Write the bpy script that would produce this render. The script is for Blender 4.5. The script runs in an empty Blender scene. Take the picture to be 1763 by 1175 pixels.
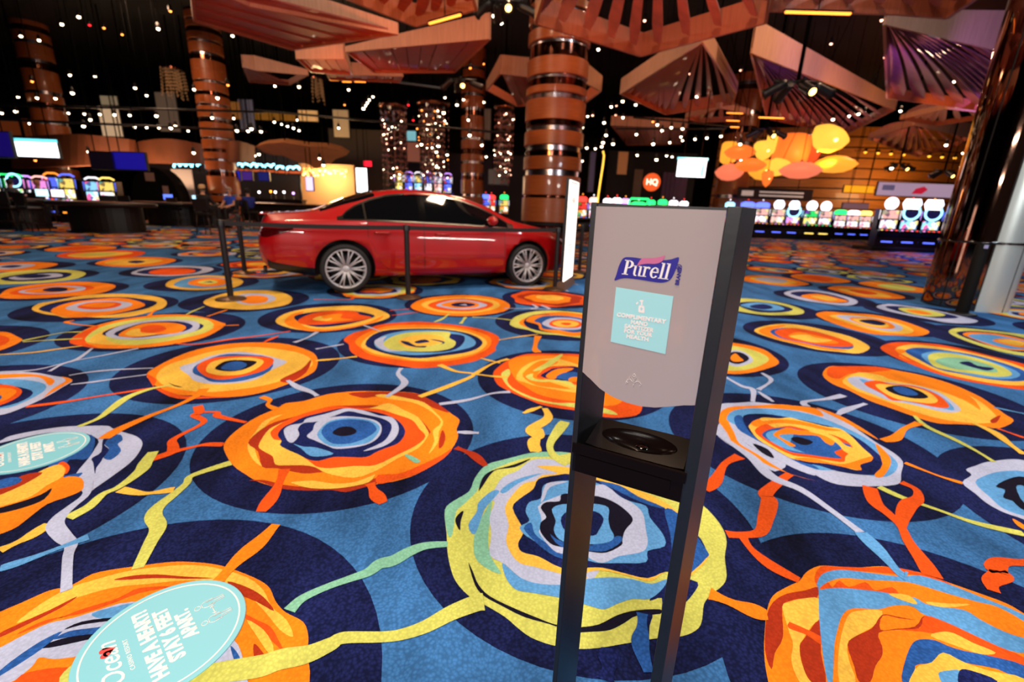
import bpy, bmesh, math, random
from mathutils import Vector, Matrix
import numpy as np
D = bpy.data
SC = bpy.context.scene
COL = SC.collection
pi = math.pi
random.seed(7)

# ------------------------------------------------------------------ camera
IMG_W, IMG_H, FPX, CAM_H = 1763, 1175, 783.0, 1.28
def _cam_axes():
    n = np.array([780.0, 3270.0]) - np.array([IMG_W / 2, IMG_H / 2])
    d = np.array([n[0], n[1], FPX]); d /= np.linalg.norm(d)
    f = np.array([0, 0, 1.0]); f = f - d * (f @ d); f /= np.linalg.norm(f)
    return np.array([np.cross(d, f), f, -d])
CAM_R = _cam_axes()
cam_data = D.cameras.new('camera')
cam_data.sensor_fit = 'HORIZONTAL'; cam_data.sensor_width = 36.0
cam_data.lens = 36.0 * FPX / IMG_W
cam_data.clip_start = 0.02; cam_data.clip_end = 300
cam_data.dof.use_dof = True; cam_data.dof.focus_distance = 1.05; cam_data.dof.aperture_fstop = 2.8
cam = D.objects.new('camera', cam_data); COL.objects.link(cam)
r_, d_, f_ = CAM_R[:, 0], CAM_R[:, 1], CAM_R[:, 2]
cam.matrix_world = Matrix(((r_[0], -d_[0], -f_[0], 0), (r_[1], -d_[1], -f_[1], 0), (r_[2], -d_[2], -f_[2], CAM_H), (0, 0, 0, 1)))
SC.camera = cam
def ray(px, py):
    return CAM_R @ np.array([(px - IMG_W / 2) / FPX, (py - IMG_H / 2) / FPX, 1.0])
def at_z(px, py, z=0.0):            # where a line of sight meets the level z
    r = ray(px, py); t = (z - CAM_H) / r[2]
    return Vector((r[0] * t, r[1] * t, z))
def at_y(px, py, Y):                # where it meets the depth Y
    r = ray(px, py); t = Y / r[1]
    return Vector((r[0] * t, Y, CAM_H + r[2] * t))

# ------------------------------------------------------------------ world, exposure
SC.view_settings.view_transform = 'Standard'; SC.view_settings.look = 'None'
SC.view_settings.exposure = 0.0; SC.view_settings.gamma = 1.0
SC.view_settings.use_curve_mapping = False
SC.cycles.use_denoising = True
SC.cycles.max_bounces = 6; SC.cycles.diffuse_bounces = 2; SC.cycles.glossy_bounces = 4
SC.cycles.transparent_max_bounces = 6; SC.cycles.sample_clamp_indirect = 4.0
SC.cycles.caustics_reflective = False; SC.cycles.caustics_refractive = False
wld = D.worlds.new('dim_hall_air'); SC.world = wld; wld.use_nodes = True
wld.node_tree.nodes['Background'].inputs[0].default_value = (1.0, 0.62, 0.42, 1)
wld.node_tree.nodes['Background'].inputs[1].default_value = 0.02

# ------------------------------------------------------------------ hall lamps and added fill strips
LAMP = 0.30
def area(x, y, z, sx, sy, power, col, aim=None):
    l = D.lights.new('flood_and_fill', 'AREA'); l.shape = 'RECTANGLE'; l.size = sx; l.size_y = sy
    l.energy = power * LAMP; l.color = col
    o = D.objects.new('flood_and_fill', l); COL.objects.link(o); o.location = (x, y, z)
    if aim is not None:
        o.rotation_euler = (Vector(aim) - Vector((x, y, z))).to_track_quat('-Z', 'Y').to_euler()
    return o
WARM = (1.0, 0.70, 0.47); AMBR = (1.0, 0.60, 0.38); NEUT = (1.0, 0.9, 0.82); COOL = (0.80, 0.88, 1.0)
area(-1.5, -1.5, 7.5, 1.0, 1.0, 800, NEUT)
area(-2.4, -4.6, 4.3, 3.4, .22, 650, NEUT, (0.2, 1.5, .9))  # added strip behind the camera, lifts the stand's front panel
area(8.2, -2.2, 2.7, 3.4, .16, 420, NEUT, (-1.0, 7.2, .7))  # added low strip out of view, for highlights on the car doors
area(9.0, -3.0, 4.0, 3.4, .16, 420, COOL, (-1.0, 7.2, .7))  # higher added strip, mirrored as a bright line along the car
area(-3.0, -3.6, 2.9, 2.2, .18, 450, NEUT, (0.2, 1.5, .9))  # added lower strip behind the camera, more front fill
area(3.0, 0.5, 8.2, 1.0, 1.0, 980, NEUT)
area(-4.5, 5.0, 8.6, .8, .8, 1050, WARM)
area(2.0, 6.5, 8.8, .8, .8, 1150, WARM)
area(8.5, 5.0, 8.8, .9, .9, 1100, COOL)
area(-9.0, 12.5, 9.0, 1.0, 1.0, 1300, AMBR)
area(10.0, 14.0, 9.0, 1.0, 1.0, 1350, AMBR)
area(0.0, 18.0, 9.0, 1.0, 1.0, 1150, AMBR)
area(20.0, 26.0, 9.0, 1.5, 1.5, 1700, AMBR)
area(-16.0, 22.0, 9.0, 1.5, 1.5, 1000, AMBR)

def wash(x, y, z, aim, power, col, angle=60, blend=.8, r=.15):     # coloured stage wash
    l = D.lights.new('stage_wash', 'SPOT'); l.energy = power; l.color = col; l.spot_size = math.radians(angle); l.spot_blend = blend; l.shadow_soft_size = r
    o = D.objects.new('stage_wash', l); COL.objects.link(o); o.location = (x, y, z)
    o.rotation_euler = (Vector(aim) - Vector((x, y, z))).to_track_quat('-Z', 'Y').to_euler()
REDL, AMBL, VIOL = (1.0, .22, .08), (1.0, .45, .12), (.45, .22, 1.0)
wash(-5.0, 9.0, 2.9, (-5.0, 12.6, 5.3), 210, REDL, 90)
wash(-2.0, 11.0, 3.2, (-2.8, 14.5, 5.8), 300, REDL, 90)
wash(3.0, 8.5, 3.3, (3.0, 12.0, 5.2), 260, REDL, 90)
wash(5.5, 13.0, 3.6, (5.2, 17.5, 6.3), 500, AMBL, 85)
wash(10.0, 13.0, 3.6, (10.5, 17.0, 6.3), 600, VIOL, 70)
wash(10.5, 10.0, 3.2, (12.4, 14.2, 5.9), 500, VIOL, 60)
wash(12.5, 17.0, 3.6, (12.0, 20.0, 6.2), 500, AMBL, 80)
wash(-1.5, 6.5, 3.4, (-1.2, 11.0, 5.0), 420, AMBL, 80)
wash(8.0, 20.0, 3.4, (6.0, 24.5, 6.2), 450, REDL, 80)
wash(-6.0, 15.0, 3.4, (-5.5, 18.5, 6.0), 420, REDL, 80)
wash(15.5, 17.0, 3.8, (16.2, 20.8, 5.7), 500, AMBL, 80)
wash(14.0, 22.0, 3.6, (14.5, 25.5, 5.7), 400, AMBL, 80)
wash(18.5, 19.0, 8.0, (17.0, 18.0, 0), 2600, VIOL, 75)  # added violet downlight, stands in for glow from the slot screens

# ------------------------------------------------------------------ materials
def srgb(r, g, b):
    f = lambda c: (c / 255 / 12.92) if c / 255 <= 0.04045 else ((c / 255 + 0.055) / 1.055) ** 2.4
    return (f(r), f(g), f(b), 1.0)
_M = {}
def mat(name, rgb, rough=0.6, metal=0.0, spec=0.5, coat=0.0, emit=0.0, noise=0.0, nscale=8.0, alpha=None, trans=0.0, stretch=None, bump=0.0, sample=True):
    if name in _M: return _M[name]
    m = D.materials.new(name); m.use_nodes = True
    nt = m.node_tree; b = nt.nodes['Principled BSDF']
    c = srgb(*rgb)
    b.inputs['Base Color'].default_value = c
    b.inputs['Roughness'].default_value = rough; b.inputs['Metallic'].default_value = metal
    b.inputs['Specular IOR Level'].default_value = spec
    b.inputs['Coat Weight'].default_value = coat; b.inputs['Coat Roughness'].default_value = 0.03
    b.inputs['Transmission Weight'].default_value = trans
    if emit:
        b.inputs['Emission Color'].default_value = c; b.inputs['Emission Strength'].default_value = emit
    if noise or bump:
        tc = nt.nodes.new('ShaderNodeTexCoord'); mp = nt.nodes.new('ShaderNodeMapping')
        if stretch: mp.inputs['Scale'].default_value = stretch
        n = nt.nodes.new('ShaderNodeTexNoise'); n.inputs['Scale'].default_value = nscale; n.inputs['Detail'].default_value = 3.0
        nt.links.new(tc.outputs['Object'], mp.inputs[0]); nt.links.new(mp.outputs[0], n.inputs['Vector'])
        if noise:
            mx = nt.nodes.new('ShaderNodeMix'); mx.data_type = 'RGBA'
            k0, k1 = 1 - noise, 1 + noise
            mx.inputs[6].default_value = (c[0] * k0, c[1] * k0, c[2] * k0, 1); mx.inputs[7].default_value = (min(1, c[0] * k1), min(1, c[1] * k1), min(1, c[2] * k1), 1)
            rp = nt.nodes.new('ShaderNodeMapRange'); rp.inputs[1].default_value = 0.3; rp.inputs[2].default_value = 0.7
            nt.links.new(n.outputs['Fac'], rp.inputs[0]); nt.links.new(rp.outputs[0], mx.inputs[0])
            nt.links.new(mx.outputs[2], b.inputs['Base Color'])
        if bump:
            bp = nt.nodes.new('ShaderNodeBump'); bp.inputs['Strength'].default_value = bump; bp.inputs['Distance'].default_value = 0.01
            nt.links.new(n.outputs['Fac'], bp.inputs['Height']); nt.links.new(bp.outputs[0], b.inputs['Normal'])
    if not sample: m.cycles.emission_sampling = 'NONE'
    _M[name] = m
    return m

# ------------------------------------------------------------------ mesh collector
class MB:
    def __init__(s): s.v = []; s.f = []; s.mi = []; s.sm = []; s.mats = []; s.cur = 0
    def use(s, m):
        if m not in s.mats: s.mats.append(m)
        s.cur = s.mats.index(m); return s
    def add(s, vs, fs, smooth=False):
        o = len(s.v); s.v += [tuple(p) for p in vs]
        for f in fs: s.f.append([o + i for i in f]); s.mi.append(s.cur); s.sm.append(smooth)
        return s
    def box(s, c, d, R=None, bev=0.0):
        x, y, z = d[0] / 2, d[1] / 2, d[2] / 2
        if bev > 0:
            b = min(bev, x * .9, y * .9, z * .9); vs = []; 
            for sx in (-1, 1):
                for sy in (-1, 1):
                    for sz in (-1, 1):
                        vs += [(sx * (x - b), sy * (y - b), sz * z), (sx * (x - b), sy * y, sz * (z - b)), (sx * x, sy * (y - b), sz * (z - b))]
            bm = bmesh.new()
            for p in vs: bm.verts.new(p)
            r = bmesh.ops.convex_hull(bm, input=bm.verts[:]); bmesh.ops.dissolve_limit(bm, angle_limit=0.01, verts=bm.verts[:], edges=bm.edges[:])
            bm.verts.index_update(); vs = [p.co.copy() for p in bm.verts]; fs = [[q.index for q in f.verts] for f in bm.faces]; bm.free()
        else:
            vs = [Vector((sx * x, sy * y, sz * z)) for sx in (-1, 1) for sy in (-1, 1) for sz in (-1, 1)]
            fs = [(0, 1, 3, 2), (4, 6, 7, 5), (0, 4, 5, 1), (2, 3, 7, 6), (0, 2, 6, 4), (1, 5, 7, 3)]
        c = Vector(c)
        return s.add([(R @ Vector(p) if R else Vector(p)) + c for p in vs], fs)
    def tube(s, pts, r, n=8, cap=True, smooth=True):
        pts = [Vector(p) for p in pts]; rs = r if isinstance(r, (list, tuple)) else [r] * len(pts)
        vs = []; up = None
        for i, p in enumerate(pts):
            t = (pts[min(i + 1, len(pts) - 1)] - pts[max(i - 1, 0)]).normalized()
            if up is None: up = Vector((0, 0, 1)) if abs(t.z) < .9 else Vector((1, 0, 0))
            a = t.cross(up).normalized(); b = a.cross(t); up = b
            vs += [p + (a * math.cos(k * 2 * pi / n) + b * math.sin(k * 2 * pi / n)) * rs[i] for k in range(n)]
        fs = [(i * n + k, i * n + (k + 1) % n, (i + 1) * n + (k + 1) % n, (i + 1) * n + k) for i in range(len(pts) - 1) for k in range(n)]
        s.add(vs, fs, smooth)
        if cap:
            o = len(s.v) - len(vs)
            for ring in (list(range(n))[::-1], [(len(pts) - 1) * n + k for k in range(n)]):
                s.f.append([o + q for q in ring]); s.mi.append(s.cur); s.sm.append(False)
        return s
    def lathe(s, c, prof, n=24, axis=None, smooth=True, cap=True):   # prof: (radius, height)
        c = Vector(c); Q = axis if axis is not None else Matrix.Identity(3); vs = []
        for r, h in prof:
            vs += [c + Q @ Vector((r * math.cos(k * 2 * pi / n), r * math.sin(k * 2 * pi / n), h)) for k in range(n)]
        fs = [(i * n + k, i * n + (k + 1) % n, (i + 1) * n + (k + 1) % n, (i + 1) * n + k) for i in range(len(prof) - 1) for k in range(n)]
        s.add(vs, fs, smooth)
        for ring, r in ((vs[:n][::-1], prof[0][0]), (vs[-n:], prof[-1][0])):
            if cap and r > 1e-3: s.add(ring, [list(range(n))])
        return s
    def prism(s, poly, h):        # poly: 3d points, extruded by vector h
        n = len(poly); h = Vector(h); vs = [Vector(p) for p in poly] + [Vector(p) + h for p in poly]
        return s.add(vs, [list(range(n))[::-1], list(range(n, 2 * n))] + [(i, (i + 1) % n, n + (i + 1) % n, n + i) for i in range(n)])
    def sphere(s, c, r, nu=10, nv=6, sc=(1, 1, 1)):
        c = Vector(c)
        prof = [(math.sin(pi * j / nv), -math.cos(pi * j / nv)) for j in range(nv + 1)]
        vs = [c + Vector((a * math.cos(k * 2 * pi / nu) * r * sc[0], a * math.sin(k * 2 * pi / nu) * r * sc[1], h * r * sc[2])) for a, h in prof for k in range(nu)]
        return s.add(vs, [(i * nu + k, i * nu + (k + 1) % nu, (i + 1) * nu + (k + 1) % nu, (i + 1) * nu + k) for i in range(nv) for k in range(nu)], True)
    def mesh(s, name):
        me = D.meshes.new(name); me.from_pydata([tuple(p) for p in s.v], [], s.f); me.update()
        for m in s.mats: me.materials.append(m)
        me.polygons.foreach_set('material_index', s.mi); me.polygons.foreach_set('use_smooth', s.sm)
        return me
    def obj(s, name, parent=None, loc=None, rz=None, m=None):
        if m is not None and not s.mats: s.mats = [m]
        o = D.objects.new(name, s.mesh(name)); COL.objects.link(o)
        if parent is not None: o.parent = parent
        if loc is not None: o.location = loc
        if rz is not None: o.rotation_euler = (0, 0, rz)
        return o
def tag(o, label=None, cat=None, group=None, kind=None):
    if label: o['label'] = label
    if cat: o['category'] = cat
    if group: o['group'] = group
    if kind: o['kind'] = kind
    return o
def empty(name, loc=(0, 0, 0), rz=0.0, label=None, cat=None, group=None):
    o = D.objects.new(name, None); COL.objects.link(o); o.location = loc; o.rotation_euler = (0, 0, rz); o.empty_display_size = 0.1
    return tag(o, label, cat, group)
def copy_tree(o, parent=None):
    c = o.copy(); COL.objects.link(c)
    if parent is not None: c.parent = parent
    for ch in o.children: copy_tree(ch, c)
    return c
def Rz(a): return Matrix.Rotation(a, 3, 'Z')
def fit_width(me, w):
    xs = [v.co.x for v in me.vertices]; k = w / (max(xs) - min(xs)); c = (max(xs) + min(xs)) / 2
    for v in me.vertices: v.co.x = (v.co.x - c) * k
def text_mesh(body, size, bold=0.0, align='CENTER', shear=0.0, space=1.0, line=1.0):
    cu = D.curves.new('lettering', 'FONT'); cu.body = body; cu.size = size; cu.align_x = align; cu.align_y = 'CENTER'
    cu.offset = bold; cu.shear = shear; cu.space_character = space; cu.space_line = line; cu.resolution_u = 3; cu.extrude = 0.0003
    t = D.objects.new('lettering', cu); COL.objects.link(t)
    bpy.context.view_layer.update()
    me = D.meshes.new_from_object(t.evaluated_get(bpy.context.evaluated_depsgraph_get()))
    D.objects.remove(t); D.curves.remove(cu)
    return me
def lettering(name, parent, body, size, m, mw, width=None, **k):     # flat lettering laid on a surface by the local matrix mw
    me = text_mesh(body, size, **k)
    if width: fit_width(me, width)
    me.materials.clear(); me.materials.append(m)
    o = D.objects.new(name, me); COL.objects.link(o); o.parent = parent; o.matrix_local = mw
    return o
# ------------------------------------------------------------------ the printed carpet
CARPET = dict(L=(58, 112, 170), H=(22, 29, 74), N=(24, 34, 90), K=(20, 17, 36), B=(40, 90, 164), S=(92, 156, 212), P=(176, 184, 212),
              O=(242, 132, 24), R=(226, 84, 22), D=(168, 50, 22), Y=(236, 186, 72), G=(200, 202, 98), T=(128, 188, 158))
def carpet_mat(k):
    m = D.materials.new('carpet_' + k); m.use_nodes = True; nt = m.node_tree; b = nt.nodes['Principled BSDF']; L = nt.links.new
    c = srgb(*CARPET[k]); b.inputs['Roughness'].default_value = 0.95; b.inputs['Specular IOR Level'].default_value = 0.1
    g = nt.nodes.new('ShaderNodeNewGeometry')
    def noise(sc, det, scale=(1, 1, 1), rot=0.0):
        mp = nt.nodes.new('ShaderNodeMapping'); mp.inputs['Scale'].default_value = scale; mp.inputs['Rotation'].default_value = (0, 0, rot)
        n = nt.nodes.new('ShaderNodeTexNoise'); n.inputs['Scale'].default_value = sc; n.inputs['Detail'].default_value = det
        L(g.outputs['Position'], mp.inputs[0]); L(mp.outputs[0], n.inputs['Vector']); return n
    blot = noise(3.2, 4.0, (1, 0.35, 1), 0.5)      # dye blotches drawn out in streaks
    knit = nt.nodes.new('ShaderNodeTexVoronoi'); knit.inputs['Scale'].default_value = 95.0
    wob = noise(6.0, 1.0); va = nt.nodes.new('ShaderNodeVectorMath'); va.operation = 'MULTIPLY_ADD'
    va.inputs[1].default_value = (0.05, 0.05, 0); L(wob.outputs['Color'], va.inputs[0]); L(g.outputs['Position'], va.inputs[2]); L(va.outputs[0], knit.inputs['Vector'])
    amp = {'L': .50, 'B': .5, 'S': .3, 'H': .85, 'N': .85, 'K': .5, 'P': .2}.get(k, .28)
    r1 = nt.nodes.new('ShaderNodeMapRange'); r1.inputs[1].default_value = .3; r1.inputs[2].default_value = .7; r1.inputs[3].default_value = 1 - amp; r1.inputs[4].default_value = 1 + amp * .8
    L(blot.outputs['Fac'], r1.inputs[0])
    r2 = nt.nodes.new('ShaderNodeMapRange'); r2.inputs[1].default_value = 0; r2.inputs[2].default_value = .75; r2.inputs[3].default_value = 1 + .5 * amp; r2.inputs[4].default_value = 1 - .6 * amp
    L(knit.outputs['Distance'], r2.inputs[0])
    mu = nt.nodes.new('ShaderNodeMath'); mu.operation = 'MULTIPLY'; L(r1.outputs[0], mu.inputs[0]); L(r2.outputs[0], mu.inputs[1])
    sc = nt.nodes.new('ShaderNodeVectorMath'); sc.operation = 'SCALE'; sc.inputs[0].default_value = c[:3]; L(mu.outputs[0], sc.inputs['Scale'])
    L(sc.outputs[0], b.inputs['Base Color'])
    bp = nt.nodes.new('ShaderNodeBump'); bp.inputs['Strength'].default_value = .35; bp.inputs['Distance'].default_value = .004
    pile = noise(420.0, 1.0); L(pile.outputs['Fac'], bp.inputs['Height']); L(bp.outputs[0], b.inputs['Normal'])
    return m
CM = {k: carpet_mat(k) for k in CARPET}
floor_mb = MB().use(CM['L']); floor_mb.add([(-42, -6, 0), (60, -6, 0), (60, 62, 0), (-42, 62, 0)], [(0, 1, 2, 3)])
floor = tag(floor_mb.obj('floor'), kind='structure')
VIEW = {'1': (380, 640, .25540), '2': (740, 740, .32335), '3': (1200, 640, .31934), '4': (0, 700, .27242), '5': (820, 480, .22133), '6': (450, 480, .28361),
        '7': (1263, 480, .28361), '8': (0, 500, .28361), '9': (0, 842, .28361), 'a': (450, 842, .28361), 'b': (850, 842, .28361), 'c': (1263, 842, .28361),
        'd': (0, 370, .25540), 'e': (1250, 400, .29098)}
def pts_of(v, s):
    x0, y0, k = VIEW[v]; q = [tuple(map(float, p.split(','))) for p in s.split()]
    return [at_z(x0 + x * k, y0 + y * k).xy for x, y in q]
def smooth_loop(p, sub=3):
    n = len(p)
    if n < 4: return p
    out = []
    for i in range(n):
        a, b, c, d = p[i - 1], p[i], p[(i + 1) % n], p[(i + 2) % n]
        out.append(b)
        for j in range(1, sub):
            t = j / sub
            out.append(0.5 * ((2 * b) + (c - a) * t + (2 * a - 5 * b + 4 * c - d) * t * t + (3 * b - a - 3 * c + d) * t ** 3))
    return out
def smooth_line(p, sub=5):
    out = []; n = len(p)
    for i in range(n - 1):
        a, b, c, d = p[max(i - 1, 0)], p[i], p[i + 1], p[min(i + 2, n - 1)]
        for j in range(sub):
            t = j / sub
            out.append(0.5 * ((2 * b) + (c - a) * t + (2 * a - 5 * b + 4 * c - d) * t * t + (3 * b - a - 3 * c + d) * t ** 3))
    return out + [p[-1]]
from mathutils.geometry import tessellate_polygon
def flat(mb, poly, z):
    P3 = [Vector((q[0], q[1], z)) for q in poly]
    tris = tessellate_polygon([P3])
    fs = []
    for t in tris:
        a, b, c = (P3[i] for i in t)
        fs.append(t if (b - a).cross(c - a).z > 0 else t[::-1])
    mb.add(P3, fs)
CENTERS = []
seq = [0]
def medallion(v, halo, rings):
    """halo: two points (far and near edge) or 'c' centre and edge; rings: painter's list of (colour letter, outline)"""
    seq[0] += 1; e = seq[0] * 2e-6; mb = MB()
    if halo:
        if halo[0] == 'w': q = list(map(float, halo[1:].split(','))); cen, R = Vector(q[:2]), q[2]
        elif halo[0] == 'c': a, b = pts_of(v, halo[1:]); cen, R = a, (b - a).length
        else: a, b = pts_of(v, halo); cen, R = (a + b) / 2, .745
    layers = [(ln.split(':')[0].strip(), pts_of(v, ln.split(':')[1])) for ln in rings.strip().split('\n')]
    if not halo:
        p = layers[0][1]; cen = sum(p, Vector((0, 0))) / len(p); R = .745
    CENTERS.append((cen.x, cen.y, R))
    mb.use(CM['H']); flat(mb, [cen + Vector((math.cos(t * pi / 32), math.sin(t * pi / 32))) * R for t in range(64)], .0004 + e)
    for i, (k, p) in enumerate(layers):
        mb.use(CM[k]); flat(mb, smooth_loop(p), .0012 + .00012 * i + e)
    return mb.obj('medallion', floor)
def vine(p, w, k, tip=0.35):
    seq[0] += 1
    p = smooth_line(p); n = len(p); Lf, Rt = [], []
    rnd = random.Random(len(p) * 13 + int(p[0].x * 991)); ph = rnd.random() * 6
    for i, q in enumerate(p):
        t = (p[min(i + 1, n - 1)] - p[max(i - 1, 0)]); t = t.normalized() if t.length else Vector((1, 0)); nn = Vector((-t.y, t.x))
        u = i / (n - 1); ww = w * .5 * (.84 + .26 * math.sin(ph + u * 7.5))
        Lf.append(q + nn * ww); Rt.append(q - nn * ww)
    mb = MB().use(CM[k]); z = .0008 + seq[0] * 2e-6 if k != 'T' else .0009 + seq[0] * 2e-6
    z += .0024
    P3 = [(q.x, q.y, z) for q in Lf + Rt]
    mb.add(P3, [(n + i, n + i + 1, i + 1, i) for i in range(n - 1)])
    return mb.obj('vine', floor)
def vines(v, txt):
    for ln in txt.strip().split('\n'):
        h, s = ln.split(':'); k, w = h.split()
        vine(pts_of(v, s), float(w) / 100, k)

medallion('1', 'w-0.950,2.380,0.744', '''O:20,500 70,430 160,360 260,300 380,250 440,215 560,200 720,155 900,135 1080,135 1300,145 1390,180 1480,230 1560,290 1610,330 1590,390 1600,440 1560,520 1480,590 1330,690 1180,740 1060,760 940,790 840,815 740,800 600,805 430,795 330,770 240,740 160,690 90,640 40,570
D:860,150 1000,138 1290,145 1390,180 1480,230 1540,280 1440,250 1360,215 1240,185 1060,170 960,180
D:190,735 260,745 340,772 430,795 600,805 740,800 840,815 940,790 1060,755 1060,720 980,740 860,780 720,790 560,780 420,765 300,735
R:1060,700 1200,690 1330,640 1480,570 1560,520 1500,590 1330,690 1180,735 1060,760
Y:1040,165 1110,155 1250,180 1370,210 1440,270 1500,340 1470,410 1465,480 1400,560 1440,470 1430,400 1485,340 1400,260 1290,210 1160,190
D:1495,395 1515,440 1500,500 1470,520 1475,450
Y:240,400 300,330 420,290 330,340 270,420 230,500 250,590 285,645 220,600 180,500
D:185,485 250,410 360,345 520,300 720,240 900,230 1080,232 1220,262 1330,310 1410,400 1400,430 1340,510 1190,590 1050,650 880,665 690,680 560,690 380,655 280,645 250,540
Y:255,505 295,430 320,400 345,380 440,335 560,290 760,255 1000,250 1130,215 1240,265 1330,310 1395,400 1395,440 1330,520 1190,590 1060,665 900,720 720,690 640,650 560,635 450,635 370,630 350,575 290,540
R:335,420 360,385 430,340 560,285 760,235 900,250 1060,255 1180,290 1290,330 1340,390 1380,440 1320,500 1180,570 1040,635 900,640 740,655 650,645 600,610 500,545 400,500 420,470 360,460
N:385,430 420,380 480,350 560,310 700,275 820,250 900,255 1010,270 1100,290 1190,330 1240,390 1235,440 1190,490 1110,520 1050,545 980,580 860,580 760,580 660,605 590,595 520,560 450,530 400,500 410,470
S:490,490 560,510 640,515 760,555 680,575 600,570 540,520
P:425,400 470,365 550,350 580,320 700,290 800,260 860,250 960,265 1010,280 1070,300 1150,310 1190,350 1200,400 1170,460 1090,510 960,540 1090,480 1140,420 1150,360 1090,320 960,290 860,270 770,300 650,340 560,350 520,390 530,430 490,480 450,470
P:580,440 620,400 640,350 720,315 850,305 1000,320 1070,350 1085,400 1060,450 1000,490 900,515 780,525 720,505 640,470
S:650,430 680,380 740,335 860,315 1000,330 1070,370 1060,420 1000,480 880,505 760,510 690,480
B:680,400 740,345 860,325 1000,340 1050,385 1030,420 950,465 860,490 760,490 700,450
K:755,410 800,380 870,375 915,400 900,425 830,440 770,430
T:1240,570 1270,565 1345,605 1310,620
Y:480,750 620,740 760,760 900,750 1010,710 1040,700 1000,750 880,780 740,795 600,790 500,765''')
medallion('2', 'w0.331,1.708,0.733', '''G:80,430 130,380 210,330 240,260 300,190 400,160 540,125 620,120 745,125 880,165 1000,215 1200,330 1420,390 1500,450 1560,530 1580,600 1570,680 1580,780 1560,830 1500,880 1460,930 1450,1010 1430,1060 1370,1095 1290,1110 1200,1115 1050,1140 900,1165 780,1170 650,1150 540,1110 470,1060 400,1000 300,940 230,905 160,840 120,770 95,660 90,560
T:80,430 130,380 210,330 240,260 300,190 400,160 540,125 620,120 745,125 640,145 520,150 380,195 300,240 250,330 180,400 140,440 120,560 95,560
K:260,330 280,260 330,220 440,190 540,155 460,200 360,215 320,245 290,290
K:160,540 135,490 150,455 180,435 165,490
K:205,710 230,760 260,830 320,890 440,950 560,1000 665,1040 760,1050 800,1055 900,1040 1000,990 1100,965 1225,960 1225,985 1100,995 1040,1030 960,1070 860,1080 760,1080 640,1040 500,1000 380,940 290,890 240,830
N:1170,915 1200,870 1260,820 1300,790 1425,815 1400,880 1340,940 1240,985 1235,900
N:1130,980 1185,990 1170,1050 1160,1170 1105,1175 1110,1080
T:330,380 300,430 260,500 235,580 240,680 300,740 380,770 330,690 310,600 320,480
P:320,670 328,560 318,470 345,390 320,370 345,320 390,255 470,220 540,165 640,160 745,190 900,240 900,760 690,830 560,820 480,790 400,720
S:385,715 420,740 480,790 560,820 690,830 830,800 960,790 1080,800 1180,825 1260,800 1240,850 1170,905 1080,905 1000,930 930,960 860,945 700,900 560,875 470,860 430,830 400,780
S:205,510 250,440 260,390 330,330 370,330 340,370 290,430 240,560
S:375,330 420,290 500,255 600,235 560,250 470,290 400,340
Y:400,420 440,350 500,290 560,275 600,245 680,235 570,200 640,195 745,205 880,250 1000,290 1150,340 1320,440 1470,640 1480,690 1440,740 1370,790 1260,760 1180,810 1080,790 960,760 880,755 830,770 830,800 690,770 560,735 480,715 430,660 405,590 420,510
N:440,420 480,370 550,320 580,265 680,245 745,240 900,275 1010,300 1110,360 1250,420 1270,470 1310,510 1420,560 1470,640 1470,680 1430,730 1360,780 1260,760 1160,795 1040,770 920,740 830,740 700,740 580,680 490,655 470,610 495,560 490,520
B:1250,430 1320,450 1470,640 1470,690 1360,780 1300,720 1280,560
B:900,280 1010,300 1110,360 1250,420 1180,410 1080,370 980,320
S:480,520 530,490 510,440 530,390 590,370 600,310 640,285 740,275 880,285 970,330 1050,380 1150,410 1170,470 1240,560 1250,625 1160,650 1150,710 1000,715 900,715 830,700 700,690 620,650 560,600 500,560
B:500,530 540,500 560,560 640,620 740,660 700,690 620,650 560,600
P:590,390 610,310 640,285 735,280 640,310 610,370
P:880,300 950,310 1010,360 1070,390 1120,430 1140,470 1150,540 1160,600 1140,650 1060,670 1000,680 920,715 850,690 830,660 700,665 640,630 580,550 600,520 590,460 600,390
K:590,420 620,390 690,385 700,350 760,345 900,360 990,395 1060,450 1080,490 1040,540 1025,590 1020,620 940,660 850,655 700,630 640,610 590,550 590,500 620,470
B:640,560 700,600 860,620 1000,570 1020,600 940,650 850,650 700,630
S:650,430 690,405 760,400 880,400 950,420 950,480 960,530 980,570 960,600 880,615 760,610 690,590 660,540 670,490
N:700,470 760,430 880,440 925,480 900,540 870,570 760,560 710,530''')
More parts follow.
